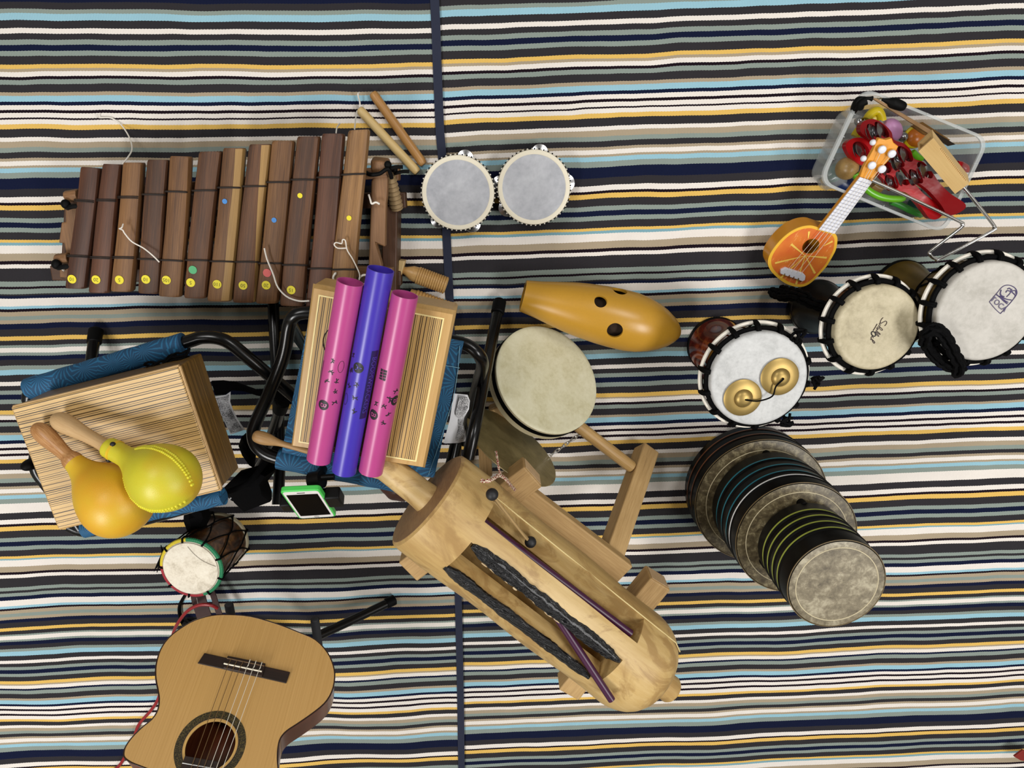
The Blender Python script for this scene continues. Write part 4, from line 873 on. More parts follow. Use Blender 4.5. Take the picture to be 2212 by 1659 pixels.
# ------------------------------------------------------------------ djembes
def djembe(name, label, hx, hy, zh, rskin, rring, foot_r, shell_m, foot_m, skin_mat, seed, nk=14, foot_xy=None, mouth=None):
    c = P(hx, hy, zh); b = V((c.x, c.y, FZ)); t = thing('djembe', label, 'drum', b, 'rope-tuned djembes'); h = zh-FZ; up = UP
    f = P(*foot_xy, FZ) if foot_xy else b; f.z = FZ; lean = (c-f); lean.normalize(); h = (c-f).length; b = f
    pr = [(0, foot_r*.9), (.001, foot_r), (.012, foot_r*1.0), (.03, foot_r*.93), (h*.25, foot_r*.74), (h*.42, foot_r*.66), (h*.52, foot_r*.75), (h*.66, rskin*.86), (h*.8, rskin*.97), (h-.004, rskin*.985)]
    mb = MB(); mb.lathe(smooth2(pr, 4), b, lean, 48); part('shell', mb, shell_m, t, grain=lean)
    mb = MB(); mb.lathe([(0, foot_r*1.01), (0, foot_r*1.03), (.010, foot_r*1.03), (.012, foot_r*1.0)], b, lean, 48, False); part('foot_rim', mb, foot_m, t, label='dark foot rim')
    for hh, rr_ in ((h*.46, foot_r*.74),): mb = MB(); mb.torus(b+lean*hh, lean, rr_, .004, 40, 8); part('waist_ring', mb, black_rope, t)
    mb = MB(); mb.lathe([(h-.018, rskin+.001), (h-.005, rskin+.0005), (h-.001, rskin-.002), (h+.0005, rskin-.006), (h-.0008, rskin-.012), (h-.0012, .05), (h-.0012, .00001)], b, lean, 72, False); part('drumhead', mb, skin_mat, t)
    u, w_ = perp(lean); r_ = random.Random(seed)
    def ringpt(a, R, z): return b+lean*z+(u*math.cos(a)+w_*math.sin(a))*R
    mid = (rskin+rring)/2+.001
    mb = MB(); mb.tube([ringpt(2*math.pi*k/96, rring-.0052, h-.017+.0006*math.sin(k)) for k in range(96)], .0052, 8, True); part('top_ring', mb, black_rope, t, label='black cloth-wrapped ring')
    mb = MB(); mb.tube([ringpt(2*math.pi*k/96, rring+.0030, h-.031) for k in range(96)], .0043, 8, True); part('lower_ring', mb, white_cloth, t, label='white cloth-wrapped ring')
    kn = MB(); rp = MB()
    for k in range(nk):
        a = 2*math.pi*(k+.3)/nk; d_ = .022
        for s_ in (-1, 1):
            kn.tube(smooth([ringpt(a+s_*d_, rring-.013, h-.010), ringpt(a+s_*d_*.9, rring-.004, h-.008), ringpt(a+s_*d_*.7, rring+.004, h-.018), ringpt(a+s_*d_*.6, rring+.0055, h-.036), ringpt(a+s_*d_*.3, rring+.001, h-.044)], 3), .0034, 6)
        kn.ball(ringpt(a, rring+.003, h-.023), .0058, seg=8, rings=6)
        for s_ in (-1, 1):
            rp.tube([ringpt(a, rring-.002, h-.042), ringpt(a+s_*math.pi/nk*.5, rskin*.93, h*.70), ringpt(a+s_*math.pi/nk, foot_r*.80, h*.47)], .0022, 5)
    part('ring_knots', kn, black_rope, t, label='black rope loops round the ring')['kind'] = 'stuff'
    part('tuning_ropes', rp, black_rope, t, label='black tuning ropes')['kind'] = 'stuff'
    return t, b, lean, h, ringpt
hs1 = skinm('djembe_skin_white', 'cccdcc', 'bfc0bf', 'a9aaa9', .6, 26); hs2 = skinm('djembe_skin_cream', 'c2b79a', 'b3a88a', '978c70', .55, 22); hs3 = skinm('djembe_skin_grey', 'c4c0b8', 'b9b5ad', 'a5a198', .6, 18)
mg = NT('red_gloss_wood'); mn = mg.noise(mg.gc(14, 22, 22), 1, 3, .6, 1.5); redw = mg.fin(mg.ramp(mn, [(.35, '3a120a'), (.52, '5a2010'), (.62, '7b3a1c')]), .16, None, Coat_Weight=.6)
dk = plain('black_stained_wood', '0f0d0c', .4, .3, 40, .3); og = NT('olive_shell'); on_ = og.noise(og.gc(10, 20, 20), 1, 3); olive = og.fin(og.ramp(on_, [(.3, '4a3a0e'), (.7, '6b5416')]), .3)
d1, b1_, l1, h1, rp1 = djembe('djembe', 'small djembe with glossy red-brown foot and a pair of brass cymbals on its white head', 1640, 820, .29, .0970, .1065, .066, redw, black_rubber, hs1, 1, 14, (1545, 745))
d2_, b2_, l2, h2, rp2 = djembe('djembe', 'black-footed djembe with a cream head, in the middle of the row of three', 1896, 709, .27, .0855, .0965, .062, dk, dk, hs2, 2, 14, (1762, 662))
d3_, b3_, l3, h3, rp3 = djembe('djembe', 'large djembe at the right edge of the picture, olive foot and palm tree stamp', 2133, 674, .31, .0965, .1075, .064, olive, black_rubber, hs3, 3, 16, (1945, 622))
# printed marks on the heads
def onhead(x, y, b, l, h): return PP(x, y, b+l*(h-.0004), l)
def inkline(pts, r, par, b, l, h, nm='printed_mark', mat=ink, n=5):
    mb = MB(); mb.tube(smooth([onhead(x, y, b, l, h) for x, y in pts], n), r, 5); return part(nm, mb, mat, par)
sl = NT('x').m if False else plain('script_ink', '3a2a2a', .6, .1)
z = lambda X, Y: (1850+X/15.08, 650+Y/15.08)
inkline([z(870, 545), z(810, 610), z(780, 690), z(800, 730), z(880, 690), z(950, 660), z(990, 690), z(970, 760), z(920, 815)], .0007, d2_, b2_, l2, h2, mat=sl)
inkline([z(800, 740), z(750, 730), z(760, 780), z(800, 790)], .0006, d2_, b2_, l2, h2, mat=sl)
inkline([z(720, 790), z(780, 860), z(850, 930), z(830, 960), z(780, 930), z(740, 860), z(690, 840)], .0006, d2_, b2_, l2, h2, mat=sl)
inkline([z(720, 920), z(690, 870), z(660, 900), z(700, 930), z(640, 960)], .0006, d2_, b2_, l2, h2, mat=sl)
inkline([z(640, 960), z(700, 1010), z(775, 1080), z(750, 1090), z(680, 1030), z(620, 1000), z(690, 1090), z(735, 1150), z(700, 1150), z(640, 1080), z(610, 1020)], .0006, d2_, b2_, l2, h2, mat=sl)
inkline([z(600, 1030), z(540, 1000), z(490, 1030), z(500, 1100), z(560, 1150), z(620, 1140), z(620, 1070), z(590, 1020)], .0010, d2_, b2_, l2, h2, mat=ink)
inkline([z(560, 1210), z(510, 1160), z(480, 1220), z(550, 1290), z(600, 1350), z(570, 1380), z(530, 1320), z(500, 1240), z(460, 1270)], .0007, d2_, b2_, l2, h2, mat=sl)
inkline([z(675, 750), z(620, 850), z(545, 970)], .0008, d2_, b2_, l2, h2, mat=sl)
pi_ = plain('purple_stamp', '4b4268', .6, .3, 200); zz_ = lambda X, Y: (1950+X/5.924, 540+Y/5.924)
inkline([zz_(1110, 665), zz_(1200, 560), zz_(1280, 470), zz_(1360, 450), zz_(1440, 490), zz_(1460, 560), zz_(1400, 650), zz_(1320, 740), zz_(1250, 815)], .0008, d3_, b3_, l3, h3, mat=pi_)
inkline([zz_(1110, 665), zz_(1180, 750), zz_(1250, 815)], .0006, d3_, b3_, l3, h3, mat=pi_)
for pts in ([(1330, 600), (1370, 560), (1400, 500)], [(1400, 540), (1340, 520), (1320, 545)], [(1390, 530), (1440, 520), (1450, 560)], [(1395, 530), (1370, 490), (1340, 500)], [(1400, 540), (1440, 580), (1430, 610)], [(1250, 560), (1270, 600), (1330, 630), (1390, 640)], [(1200, 570), (1250, 610), (1290, 650), (1340, 690)], [(1240, 590), (1310, 650), (1350, 670)], [(1260, 510), (1250, 570), (1300, 600)]):
    inkline([zz_(*p) for p in pts], .0010, d3_, b3_, l3, h3, mat=pi_)
ca, cb_ = onhead(*zz_(1165, 640), b3_, l3, h3), onhead(*zz_(1290, 750), b3_, l3, h3); rt = (cb_-ca).normalized()
m_ = txt('TOCA', (ca+cb_)/2+l3*.0006, rt, l3.cross(rt), .0145); part('printed_word', m_, pi_, d3_)
# braided tail on the big djembe, tail on the dark one
tl = [(1997, 738, .312), (2004, 720, .325), (2018, 711, .328), (2035, 720, .328), (2050, 742, .328), (2063, 768, .326), (2073, 788, .32), (2070, 804, .31)]
def chainlinks(pts, r, n):
    s = smooth([P(*p) for p in pts], 8); mb = MB()
    for i in range(n):
        k_i = int((len(s)-2)*i/(n-1)); p = s[k_i]; t = (s[k_i+1]-p).normalized(); u, w_ = perp(t); q = u if i % 2 else w_
        ring = [p+t*r*1.5*math.cos(a)+q*r*math.sin(a) for a in [2*math.pi*j/12 for j in range(12)]]; mb.tube(ring, r*.55, 6, True)
    return mb
part('braided_tail', chainlinks(tl, .0088, 20), black_rope, d3_, label='braided black rope tail'); part('braided_tail', chainlinks([(1996, 728, .305), (2004, 752, .305), (2024, 775, .303), (2050, 792, .305), (2074, 796, .31)], .0075, 15), black_rope, d3_, label='braided black rope tail')
part('braided_tail', chainlinks([(1670, 632, .03), (1690, 640, .07), (1720, 640, .11), (1755, 655, .15), (1790, 665, .17)], .0085, 18), black_rope, d2_, label='braided black rope tail')
part('braided_tail', chainlinks([(1690, 625, .05), (1715, 630, .10), (1745, 640, .14)], .007, 9), black_rope, d2_, label='braided black rope tail')
for (x, y, dd, bb, zz2) in ((1722, 727, d1, 1, .285), (1763, 828, d1, 1, .26), (1700, 907, d1, 1, .27), (1986, 725, d2_, 2, .24)):
    mb = MB(); r_ = random.Random(x); c = P(x, y, zz2)
    for k in range(5): mb.tube(smooth([c+V((r_.uniform(-.014, .014), r_.uniform(-.014, .014), r_.uniform(-.006, .006))) for _ in range(4)], 3), .003, 6)
    part('rope_end', mb, black_rope, dd)

# ------------------------------------------------------------------ finger cymbals joined by a cord
fcy = thing('finger_cymbals', 'two small domed brass cymbals joined by a black cord, lying on the white djembe head', 'cymbals', onhead(1646, 833, b1_, l1, h1))
tops = []
for (x, y) in ((1603, 858), (1683, 813)):
    c = onhead(x, y, b1_, l1, h1)+l1*.0015; R2 = .0382
    mb = MB(); mb.lathe([(0, R2-.002), (.0005, R2), (.002, R2), (.004, R2*.9), (.0055, R2*.62), (.0062, R2*.50), (.0085, R2*.47), (.0125, R2*.38), (.0150, R2*.22), (.0158, .00001)], c, l1, 56, False)
    part('cymbal', mb, brass, fcy); tops.append(c+l1*.0158)
mb = MB(); a_, b_ = tops; m1_ = P(1640, 866, .30); m2_ = P(1668, 856, .302); mb.tube(smooth([a_+l1*-.002, a_+l1*.003+V((.006, 0, 0)), m1_, m2_, P(1676, 835, .305), b_+l1*.003, b_-l1*.002], 6), .0016, 8); part('joining_cord', mb, black_rope, fcy)

# ------------------------------------------------------------------ stack of three floor drums
worn = NT('worn_drumhead'); wa = worn.noise(worn.gc(), 55, 5, .75, .3); wb = worn.noise(worn.gc(), 9, 3, .5); wfx = worn.math('ADD', worn.math('MULTIPLY', wa, .6), worn.math('MULTIPLY', wb, .4))
worn_m = worn.fin(worn.ramp(wfx, [(.36, '4f4636'), (.5, '7c725c'), (.6, 'a59c84')]), .42, wa, .0004, .3)
worn2 = NT('worn_drumhead_dark'); wa = worn2.noise(worn2.gc(), 60, 5, .75, .3); worn2_m = worn2.fin(worn2.ramp(wa, [(.36, '3f3524'), (.52, '5f543c'), (.64, '8c8163')]), .42, wa, .0004, .3)
blackshell = plain('black_shell', '060607', .35, .2, 30, Specular_IOR_Level=.2)
line_w = plain('cream_line', 'c9bd9c', .5)
def tubano(hx, hy, z0, z1, R, bands, bm, skin_mat, label, foot=True):
    c = P(hx, hy, z1); b = V((c.x, c.y, z0)); t = thing('floor_drum', label, 'drum', b, 'stacked black floor drums'); h = z1-z0
    pr = [(.012, R*.86), (.012, R*.98), (.016, R)]; n = 60
    mb = MB(); pr += [(h-.006, R), (h-.003, R-.001), (h-.001, R-.0025)]; mb.lathe(pr, b, UP, 96); part('shell', mb, blackshell, t, label='black shell')
    mb = MB(); mb.lathe([(h-.004, R-.001), (h-.0006, R-.003), (h-.0002, R-.006), (h-.0002, R*.84)], b, UP, 96, False); part('collar', mb, worn2_m if skin_mat is worn2_m else skin_mat, t)
    mb = MB(); mb.lathe([(h-.0002, R*.835), (h-.0002, .00001)], b, UP, 96, False); part('drumhead', mb, skin_mat, t, label='mottled tan drumhead')
    mb = MB(); mb.torus(b+UP*(h-.0001), UP, R*.835, .0009, 96, 6); part('crease_line', mb, line_w, t)
    mb = MB(); mb.torus(b+UP*(h-.0025), UP, R-.0005, .0010, 96, 6); part('rim_line', mb, plain('rim_brown', '6b5a3c', .4), t)
    for k, hh in enumerate(bands):
        mb = MB(); mb.lathe([(hh-.0019, R), (hh-.0017, R+.0008), (hh+.0013, R+.0008), (hh+.0015, R)], b, UP, 96, False); part('colour_band', mb, bm[k] if isinstance(bm, list) else bm, t)
        mb = MB(); mb.lathe([(hh+.004, R), (hh+.007, R+.0022), (hh+.010, R)], b, UP, 96, False); part('shell_rib', mb, blackshell, t)
    for k in range(3):
        a = math.radians(95+120*k); mb = MB(); p = b+V((math.cos(a), math.sin(a), 0))*R*.93; mb.lathe([(0, .006), (0, .009), (.018, .009), (.020, .004)], p, UP, 14); part('rubber_foot', mb, black_rubber, t)
    return t
teal = plain('teal_band', '23798a', .4); whiteb = plain('white_band', 'f2f4f6', .4); olb = plain('lime_band', 'a5b04a', .4); orb = plain('brown_orange_band', '7a4626', .4)
ZA, ZB, ZC = .118, .300, .470
tubano(1645, 1084, FZ, ZA, .158, [.040, .072], orb, worn2_m, 'widest black floor drum with brown bands, at the bottom of the stack')
tubano(1721, 1164, ZA, ZB, .1295, [.050, .085, .118, .140], [teal, teal, teal, whiteb], worn2_m, 'middle black floor drum of the stack, with teal and white bands')
tubano(1808, 1263, ZB, ZC, .0935, [.045, .070, .095, .120], olb, worn_m, 'smallest black floor drum with lime bands, on top of the stack')

# ------------------------------------------------------------------ small rope drum
hc = P(411, 1229, .165); fc = P(478, 1163, FZ); fc.z = FZ; ax = (hc-fc).normalized(); hh = (hc-fc).length; RR = .0705
sd_ = thing('rope_drum', 'little brown rope drum with a red, yellow and green wrapped rim', 'drum', fc)
bw = NT('mottled_brown_shell'); bn = bw.noise(bw.gc(), 22, 3, .6, 2); bw_m = bw.fin(bw.ramp(bn, [(.35, '2b1a10'), (.5, '4f331e'), (.62, '6e4b2c')]), .3, None)
mb = MB(); mb.lathe(smooth2([(0, .058), (.002, .067), (.012, .0675), (hh*.3, .066), (hh*.6, .0655), (hh-.006, .066), (hh-.002, .064)], 3), fc, ax, 56); part('shell', mb, bw_m, sd_, grain=ax)
mb = MB(); mb.lathe([(.001, .0675), (.001, .0715), (.009, .0715), (.011, .068)], fc, ax, 56, False); part('lower_rim', mb, plain('bone_rim', 'b5ab8e', .5), sd_, label='pale lower rim')
hsk = skinm('goat_skin', 'e3dccb', 'd8cfbc', 'b8ad98', .6, 40); mb = MB(); mb.lathe([(hh-.012, .0675), (hh-.003, .0672), (hh, .064), (hh+.0005, .00001)], fc, ax, 60, False); part('drumhead', mb, hsk, sd_)
u, w_ = perp(ax)
def rp(a, R, zq): return fc+ax*zq+(u*math.cos(a)+w_*math.sin(a))*R
def img_angle(x, y):
    p = PP(x, y, fc+ax*(hh-.004), ax)-(fc+ax*(hh-.004)); return math.atan2(p.dot(w_), p.dot(u))
aY0, aY1, aG1, aR1 = img_angle(340, 1222), img_angle(402, 1172), img_angle(440, 1285), img_angle(340, 1222)
def arc(a, b, dirn): 
    while (b-a)*dirn < 0: b += dirn*2*math.pi
    return [a+(b-a)*k/40 for k in range(41)]
am = img_angle(352, 1190); sgn = 1 if ((am-aY0) % (2*math.pi)) < math.pi else -1
for (a, b, mname, hexc, lab) in ((aY0, aY1, 'yellow_wrap', 'd2bd2e', 'yellow wrapped rim'), (aY1, aG1, 'green_wrap', '1e7a50', 'green wrapped rim'), (aG1, aR1, 'red_wrap', '9a2430', 'red wrapped rim')):
    mb = MB(); A_ = arc(a, b, sgn); pts = [rp(x, .0705, hh-.007) for x in [A_[0]+(A_[-1]-A_[0])*k/90 for k in range(91)]]
    mb.tube(pts, [.0042+.0006*(k % 2) for k in range(91)], 8); part('wrapped_rim', mb, plain(mname, hexc, .6, .2, 200, .3), sd_, label=lab, angle=20)
mb = MB(); N = 9
for k in range(N):
    a0 = 2*math.pi*k/N; a1 = a0+math.pi/N
    for s_ in (-1, 1):
        mb.tube(smooth([rp(a0, .073, hh-.006), rp(a0+s_*math.pi/N*.45, .0695, hh*.62), rp(a0+s_*math.pi/N, .0695, hh*.33), rp(a0, .074, .004)], 3), .0018, 6)
    mb.tube([rp(a0-.02, .066, hh-.001), rp(a0, .0755, hh-.003), rp(a0, .0755, hh-.014)], .0024, 6); mb.tube([rp(a0, .066, .001), rp(a0, .0745, .0), rp(a0, .0745, .012)], .0024, 6)
part('lacing', mb, black_rope, sd_, label='black diamond lacing')['kind'] = 'stuff'
mb = MB(); hair = [PP(x, y, fc+ax*(hh+.0012), ax) for x, y in ((405, 1181), (420, 1198), (440, 1213), (466, 1224))]; mb.tube(smooth(hair, 5), .0005, 5); part('scratch', mb, plain('scratch_grey', '8a8378', .6), sd_)
for (x, y, zq) in ((354, 1180, .14), (334, 1230, .14)):
    mb = MB(); r_ = random.Random(x); c = P(x, y, zq)
    for k in range(5): mb.tube([P(352, 1195, .15), c+V((r_.uniform(-.008, .008), r_.uniform(-.012, .008), 0))], [.003, .001], 6)
    part('rope_end', mb, black_rope, sd_)
blk_pouch = MB(); part('furry_tuft', crumple([(398, 1100), (420, 1090), (445, 1098), (452, 1120), (440, 1145), (405, 1150), (396, 1125)], .10, .03, 8), black_cloth, None, label='black furry tuft on the rug behind the little rope drum', cat='tuft')

# ------------------------------------------------------------------ clear plastic box of small instruments
ct = NT('clear_plastic'); ct.fin('c9cdcc', .2, None, IOR=1.45, Alpha=.24, Coat_Weight=.5)
clear = ct.m
ct2 = NT('clear_plastic_rim'); ct2.fin('cfd3d2', .2, None, Alpha=.42, Coat_Weight=.6); clear_rim = ct2.m
ZR = .135
rim = [P(x, y, ZR) for x, y in ((1866, 194), (2131, 302), (2036, 500), (1774, 392))]
ctr = sum(rim, V())/4; base = [V((ctr.x+(p.x-ctr.x)*.84, ctr.y+(p.y-ctr.y)*.84, FZ+.001)) for p in rim]
bx_ = thing('plastic_box', 'open clear plastic box full of small percussion toys', 'box', (ctr.x, ctr.y, FZ))
def rr_(q, r): return rrect(q, r, 6)
RO = rr_(rim, .030); BO = rr_(base, .028)
def off_in(poly, c, d): return [p+(V((c.x, c.y, p.z))-p).normalized()*d for p in poly]
inn = off_in(RO, ctr, .0022); bin_ = off_in([p+UP*.002 for p in BO], ctr, .0022); n = len(RO)
mb = MB(); vs = RO+BO+inn+bin_
fs = [[i, (i+1) % n, n+(i+1) % n, n+i] for i in range(n)]+[[2*n+i, 3*n+i, 3*n+(i+1) % n, 2*n+(i+1) % n] for i in range(n)]+[[i, 2*n+i, 2*n+(i+1) % n, (i+1) % n] for i in range(n)]+[list(range(n, 2*n)), list(range(3*n, 4*n))[::-1]]
mb.add(vs, fs); part('tub', mb, clear, bx_, label='clear tub')
ro = off_in(RO, ctr, -.006); mb = MB(); a_ = [p+UP*.002 for p in inn]; b_ = [p+UP*.002 for p in ro]; c_ = [p-UP*.006 for p in ro]; d_ = [p-UP*.006 for p in RO]
mb.add(a_+b_+c_+d_, [[k*n+i, k*n+(i+1) % n, ((k+1) % 4)*n+(i+1) % n, ((k+1) % 4)*n+i] for k in range(4) for i in range(n)]); part('rim', mb, clear_rim, bx_, label='milky raised rim')
mb = MB()
for e in range(4):
    for f in (.25, .5, .75):
        p = rim[e]*(1-f)+rim[(e+1) % 4]*f; d = (V((ctr.x, ctr.y, p.z))-p).normalized()
        m = MB(); m.tube([p-d*.004+UP*.003, p+d*.004+UP*.003], .0008, 5); part('rim_rib', m, clear_rim, bx_)
# teal-tinted clear scoop outside the left corner
sc = thing('plastic_cup', 'small clear plastic cup lying against the left end of the box', 'cup', P(1775, 388, FZ))
A, B = P(1772, 388, .036), P(1815, 372, .036); d = B-A; mb = MB(); mb.lathe([(0, .001), (0, .020), (.006, .027), (.045, .030), (.045, .028), (.008, .025), (.003, .001)], A, d, 28); part('cup_wall', mb, clear, sc)
def solid(name, mb, m, label, cat, **k): return part(name, mb, m, None, label=label, cat=cat, **k)
q5 = lambda X, Y: (1740+X/5.183, 190+Y/5.183)
redp = plain('red_plastic', 'a30f15', .2, .1, 25, .5, Specular_IOR_Level=.25); dred = plain('dark_red_plastic', '74080d', .2, .1, 25, .5, Specular_IOR_Level=.25)
mb = MB(); mb.ball(P(*q5(465, 900), .075), .0235, seg=36, rings=24); mb.lathe([(0, .007), (.05, .006)], P(*q5(465, 900), .07), (.5, -.5, -.9), 12)
solid('ball_shaker', mb, wood('ball_wood', 'bb9a62', '9a7a45', .35, 120, 60, bs=.1), 'round natural wooden ball shaker in the left corner of the box', 'shaker')
mb = MB(); fr = (V((.6, -.8, 0)), V((.8, .6, 0)), UP); mb.ball(P(*q5(970, 470), .075), .025, .019, .018, fr, 30, 20); solid('egg_shaker', mb, plain('pink_egg', 'dd9fd2', .35, .04), 'pink egg shaker between the red tambourines and the box wall', 'shaker')
def jin(par, x, y, z, r, tilt, az):
    n_ = V((math.sin(tilt)*math.cos(az), math.sin(tilt)*math.sin(az), math.cos(tilt))); c = P(*q5(x, y), z)
    for s_ in (-1, 1):
        mb = MB(); e = c+n_*.003*s_; mb.lathe([(0, r), (.0006, r), (.0018*1, r*.6), (.004, r*.35), (.0045, .001)], e, n_*s_, 24); part('jingle', mb, steel, par)
def frame_tamb(name, label, outline, holes, z, mat, z1=None, handle=None, th=.016):
    c = P(*q5(*outline[0]), z); t = thing('handle_tambourine', label, 'tambourine', V((c.x, c.y, z-.05)), 'plastic handle tambourines in the box')
    s = smooth([V((x, y, 0)) for x, y in outline], 5, True); zf = (lambda x, y: z+( (z1 or z)-z)*min(1, max(0, (x-outline[0][0])/900.)))
    poly = [P(*q5(p.x, p.y), zf(p.x, p.y)) for p in s]; mb = MB(); mb.prism(poly, (0, 0, -th)); cuts = []
    for (hx, hy, ra, rb, an) in holes:
        cpoly = []
        for k in range(20):
            a = 2*math.pi*k/20; ex, ey = ra*math.cos(a), rb*math.sin(a); ca_, sa_ = math.cos(math.radians(an)), math.sin(math.radians(an))
            cpoly.append(P(*q5(hx+ex*ca_-ey*sa_, hy+ex*sa_+ey*ca_), zf(hx, hy)-th*.5)+UP*.05)
        cb = MB(); cb.prism(cpoly, (0, 0, -.10)); cuts.append(cb)
    o = part('frame', mb, mat, t, cuts=cuts, label='red plastic frame'); b = o.modifiers.new('b', 'BEVEL'); b.width = .0035; b.segments = 3; b.limit_method = 'ANGLE'; b.angle_limit = math.radians(50)
    for k, (hx, hy, ra, rb, an) in enumerate(holes):
        jin(t, hx, hy, zf(hx, hy)-th*.5, .0185, math.radians(40), math.radians(-an+75))
    return t
frame_tamb('', 'brighter red handled tambourine, its round end just under the ukulele head',
 [(450, 640), (520, 570), (620, 558), (700, 590), (780, 670), (900, 800), (1010, 880), (1130, 1000), (1230, 1085), (1330, 1190), (1450, 1270), (1530, 1350), (1530, 1420), (1470, 1470), (1390, 1460), (1320, 1370), (1230, 1260), (1120, 1170), (980, 1140), (860, 1010), (740, 900), (600, 850), (500, 760)],
 [(600, 690, 105, 70, 45), (880, 900, 60, 45, 45), (940, 1050, 95, 50, 50), (1060, 1010, 95, 50, 50)], .098, redp, .118)
frame_tamb('', 'dark red handled tambourine with a wide flat grip, lying over the brighter red one',
 [(610, 450), (650, 375), (760, 348), (870, 400), (960, 490), (990, 580), (1100, 620), (1180, 700), (1215, 790), (1320, 830), (1410, 930), (1500, 1060), (1620, 1180), (1790, 1300), (1750, 1380), (1600, 1425), (1520, 1310), (1400, 1170), (1290, 1080), (1190, 1010), (1100, 900), (980, 800), (880, 700), (760, 600), (640, 520)],
 [(740, 480, 95, 45, 48), (830, 470, 110, 45, 52), (1090, 740, 110, 50, 48), (1020, 820, 80, 40, 50), (1210, 990, 100, 45, 48), (1310, 920, 115, 50, 50)], .122, dred, .142)
# yellow clapper pieces, bells, balls, green rings
yp = plain('yellow_plastic', 'd9c013', .35, .06); gp = plain('lime_plastic', '63b01e', .3, .08)
mb = MB(); mb.tube(smooth([P(*q5(x, y), .085) for x, y in ((690, 350), (730, 290), (800, 255), (840, 300), (855, 370))], 5), .009, 10); mb.ball(P(*q5(760, 330), .075), .018, .014, .01); solid('castanet', mb, yp, 'yellow plastic clapper at the top left inside the box', 'castanet')
mb = MB(); mb.tube(smooth([P(*q5(x, y), .05) for x, y in ((545, 540), (570, 500), (600, 470), (620, 540))], 5), .008, 10); solid('clapper_handle', mb, yp, 'small yellow plastic grip left of the dark red tambourine', 'handle')
for k, (x, y) in enumerate(((600, 370), (620, 410), (1095, 550))):
    mb = MB(); mb.ball(P(*q5(x, y), .07), .0098, seg=20, rings=14); solid('jingle_bell', mb, steel, ['silver bell nearest the top left corner of the box', 'silver bell just below another bell, left side of the box', 'silver bell right of the pink egg'][k], 'bell', group='silver bells in the box')
mb = MB(); mb.ball(P(*q5(1215, 560), .06), .022, .022, .018, seg=30, rings=18); o_ = solid('wooden_castanet', mb, plain('orange_paint', 'c9701e', .3, .06), 'orange and yellow round castanet beside the wooden block', 'castanet')
mb = MB(); mb.torus(P(*q5(1212, 552), .066), (0, 0, 1), .0195, .0035, 30, 8); part('yellow_ring', mb, yp, o_, label='yellow edge')
def arcp(name, pts, r, m, label, cat, z, ends=True):
    mb = MB(); mb.tube(smooth([P(*q5(x, y), z) for x, y in pts], 6), r, 12); return solid(name, mb, m, label, cat)
arcp('tambourine_arc', [(560, 960), (590, 1030), (640, 1090), (720, 1160), (830, 1215), (950, 1240), (1060, 1240), (1100, 1225)], .0075, gp, 'lime green curved tambourine rim along the lower side of the box', 'tambourine', .088)
arcp('green_beater', [(960, 1270), (1060, 1310), (1180, 1370), (1300, 1420)], .0075, plain('mid_green_plastic', '3f9a3a', .35, .08), 'green plastic stick in the lower right of the box', 'beater', .055)
arcp('green_grip_bar', [(1190, 720), (1250, 780), (1300, 800)], .008, gp, 'green plastic grip beside the hollow wooden block', 'handle', .075)
mb = MB(); mb.ball(P(*q5(420, 1060), .04), .032, .018, .014, (V((.9, -.43, 0)), V((.43, .9, 0)), UP)); solid('blue_shaker', mb, plain('navy_plastic', '142a58', .35, .1), 'dark blue plastic shaker at the bottom left of the box', 'shaker')
mb = MB(); mb.ball(P(*q5(330, 960), .038), .015, .022, .018); solid('teal_shaker', mb, plain('teal_plastic', '2f7a70', .4, .1), 'teal shaker showing beside the wooden ball', 'shaker')
mb = MB(); mb.tube(smooth([P(*q5(x, y), .10) for x, y in ((1690, 860), (1740, 870), (1785, 900), (1780, 945))], 5), .0085, 10); solid('red_stick', mb, redp, 'red plastic grip right of the hollow wooden block', 'handle')
mb = MB(); mb.tube(smooth([P(*q5(x, y), .045) for x, y in ((760, 1080), (800, 1110), (850, 1130))], 4), .009, 10); solid('wooden_shaker', mb, frame_m, 'pale wooden piece under the metal rod inside the box', 'wood piece')
for k, (x, y, col, nm) in enumerate(((1400, 1200, '2a2c30', 'dark'), (1260, 1330, '2f6f6a', 'teal'), (700, 760, '221416', 'dark red'), (1500, 800, '8d8f90', 'grey'))):
    mb = MB(); mb.ball(P(*q5(x, y), .03), .026, .02, .016, (V((.8, -.6, 0)), V((.6, .8, 0)), UP)); solid('shaker_pod', mb, plain('pod_'+str(k), col, .5), nm+' pod lying deep at the bottom of the box', 'shaker')
# hollow wooden block: open square tube with carved side
blkm = wood('block_pale', 'd6b67c', 'bf9a5f', .5, 25, 2, bs=.1)
hb_ = [P(x, y, z) for x, y, z in ((1984, 327, .168), (2016, 298, .190), (2094, 396, .168), (2063, 419, .148))]
hd_ = (hb_[3]-hb_[0]).normalized(); hx_ = (hb_[1]-hb_[0]); hx_.normalize(); hz_ = hx_.cross(hd_).normalized(); hz_ = hz_ if hz_.z > 0 else -hz_
hw = (hb_[1]-hb_[0]).length; hl = (hb_[3]-hb_[0]).length; hy_ = hd_
t = thing('hollow_block', 'pale hollow wooden block with a notched side, resting across the right of the box', 'wood block', hb_[0]-UP*.03)
mb = MB(); c = (hb_[0]+hb_[1]+hb_[2]+hb_[3])/4; lower = [p-hz_*.030 for p in hb_]; mb.hexa(lower, hb_)
cb = MB(); o1 = hb_[0]-hd_*.01+hx_*.004-hz_*.004; cb.hexa([o1-hz_*.020, o1-hz_*.020+hx_*(hw-.008), o1-hz_*.020+hx_*(hw-.008)+hd_*(hl-.01), o1-hz_*.020+hd_*(hl-.01)], [o1, o1+hx_*(hw-.008), o1+hx_*(hw-.008)+hd_*(hl-.01), o1+hd_*(hl-.01)])
cuts = [cb]
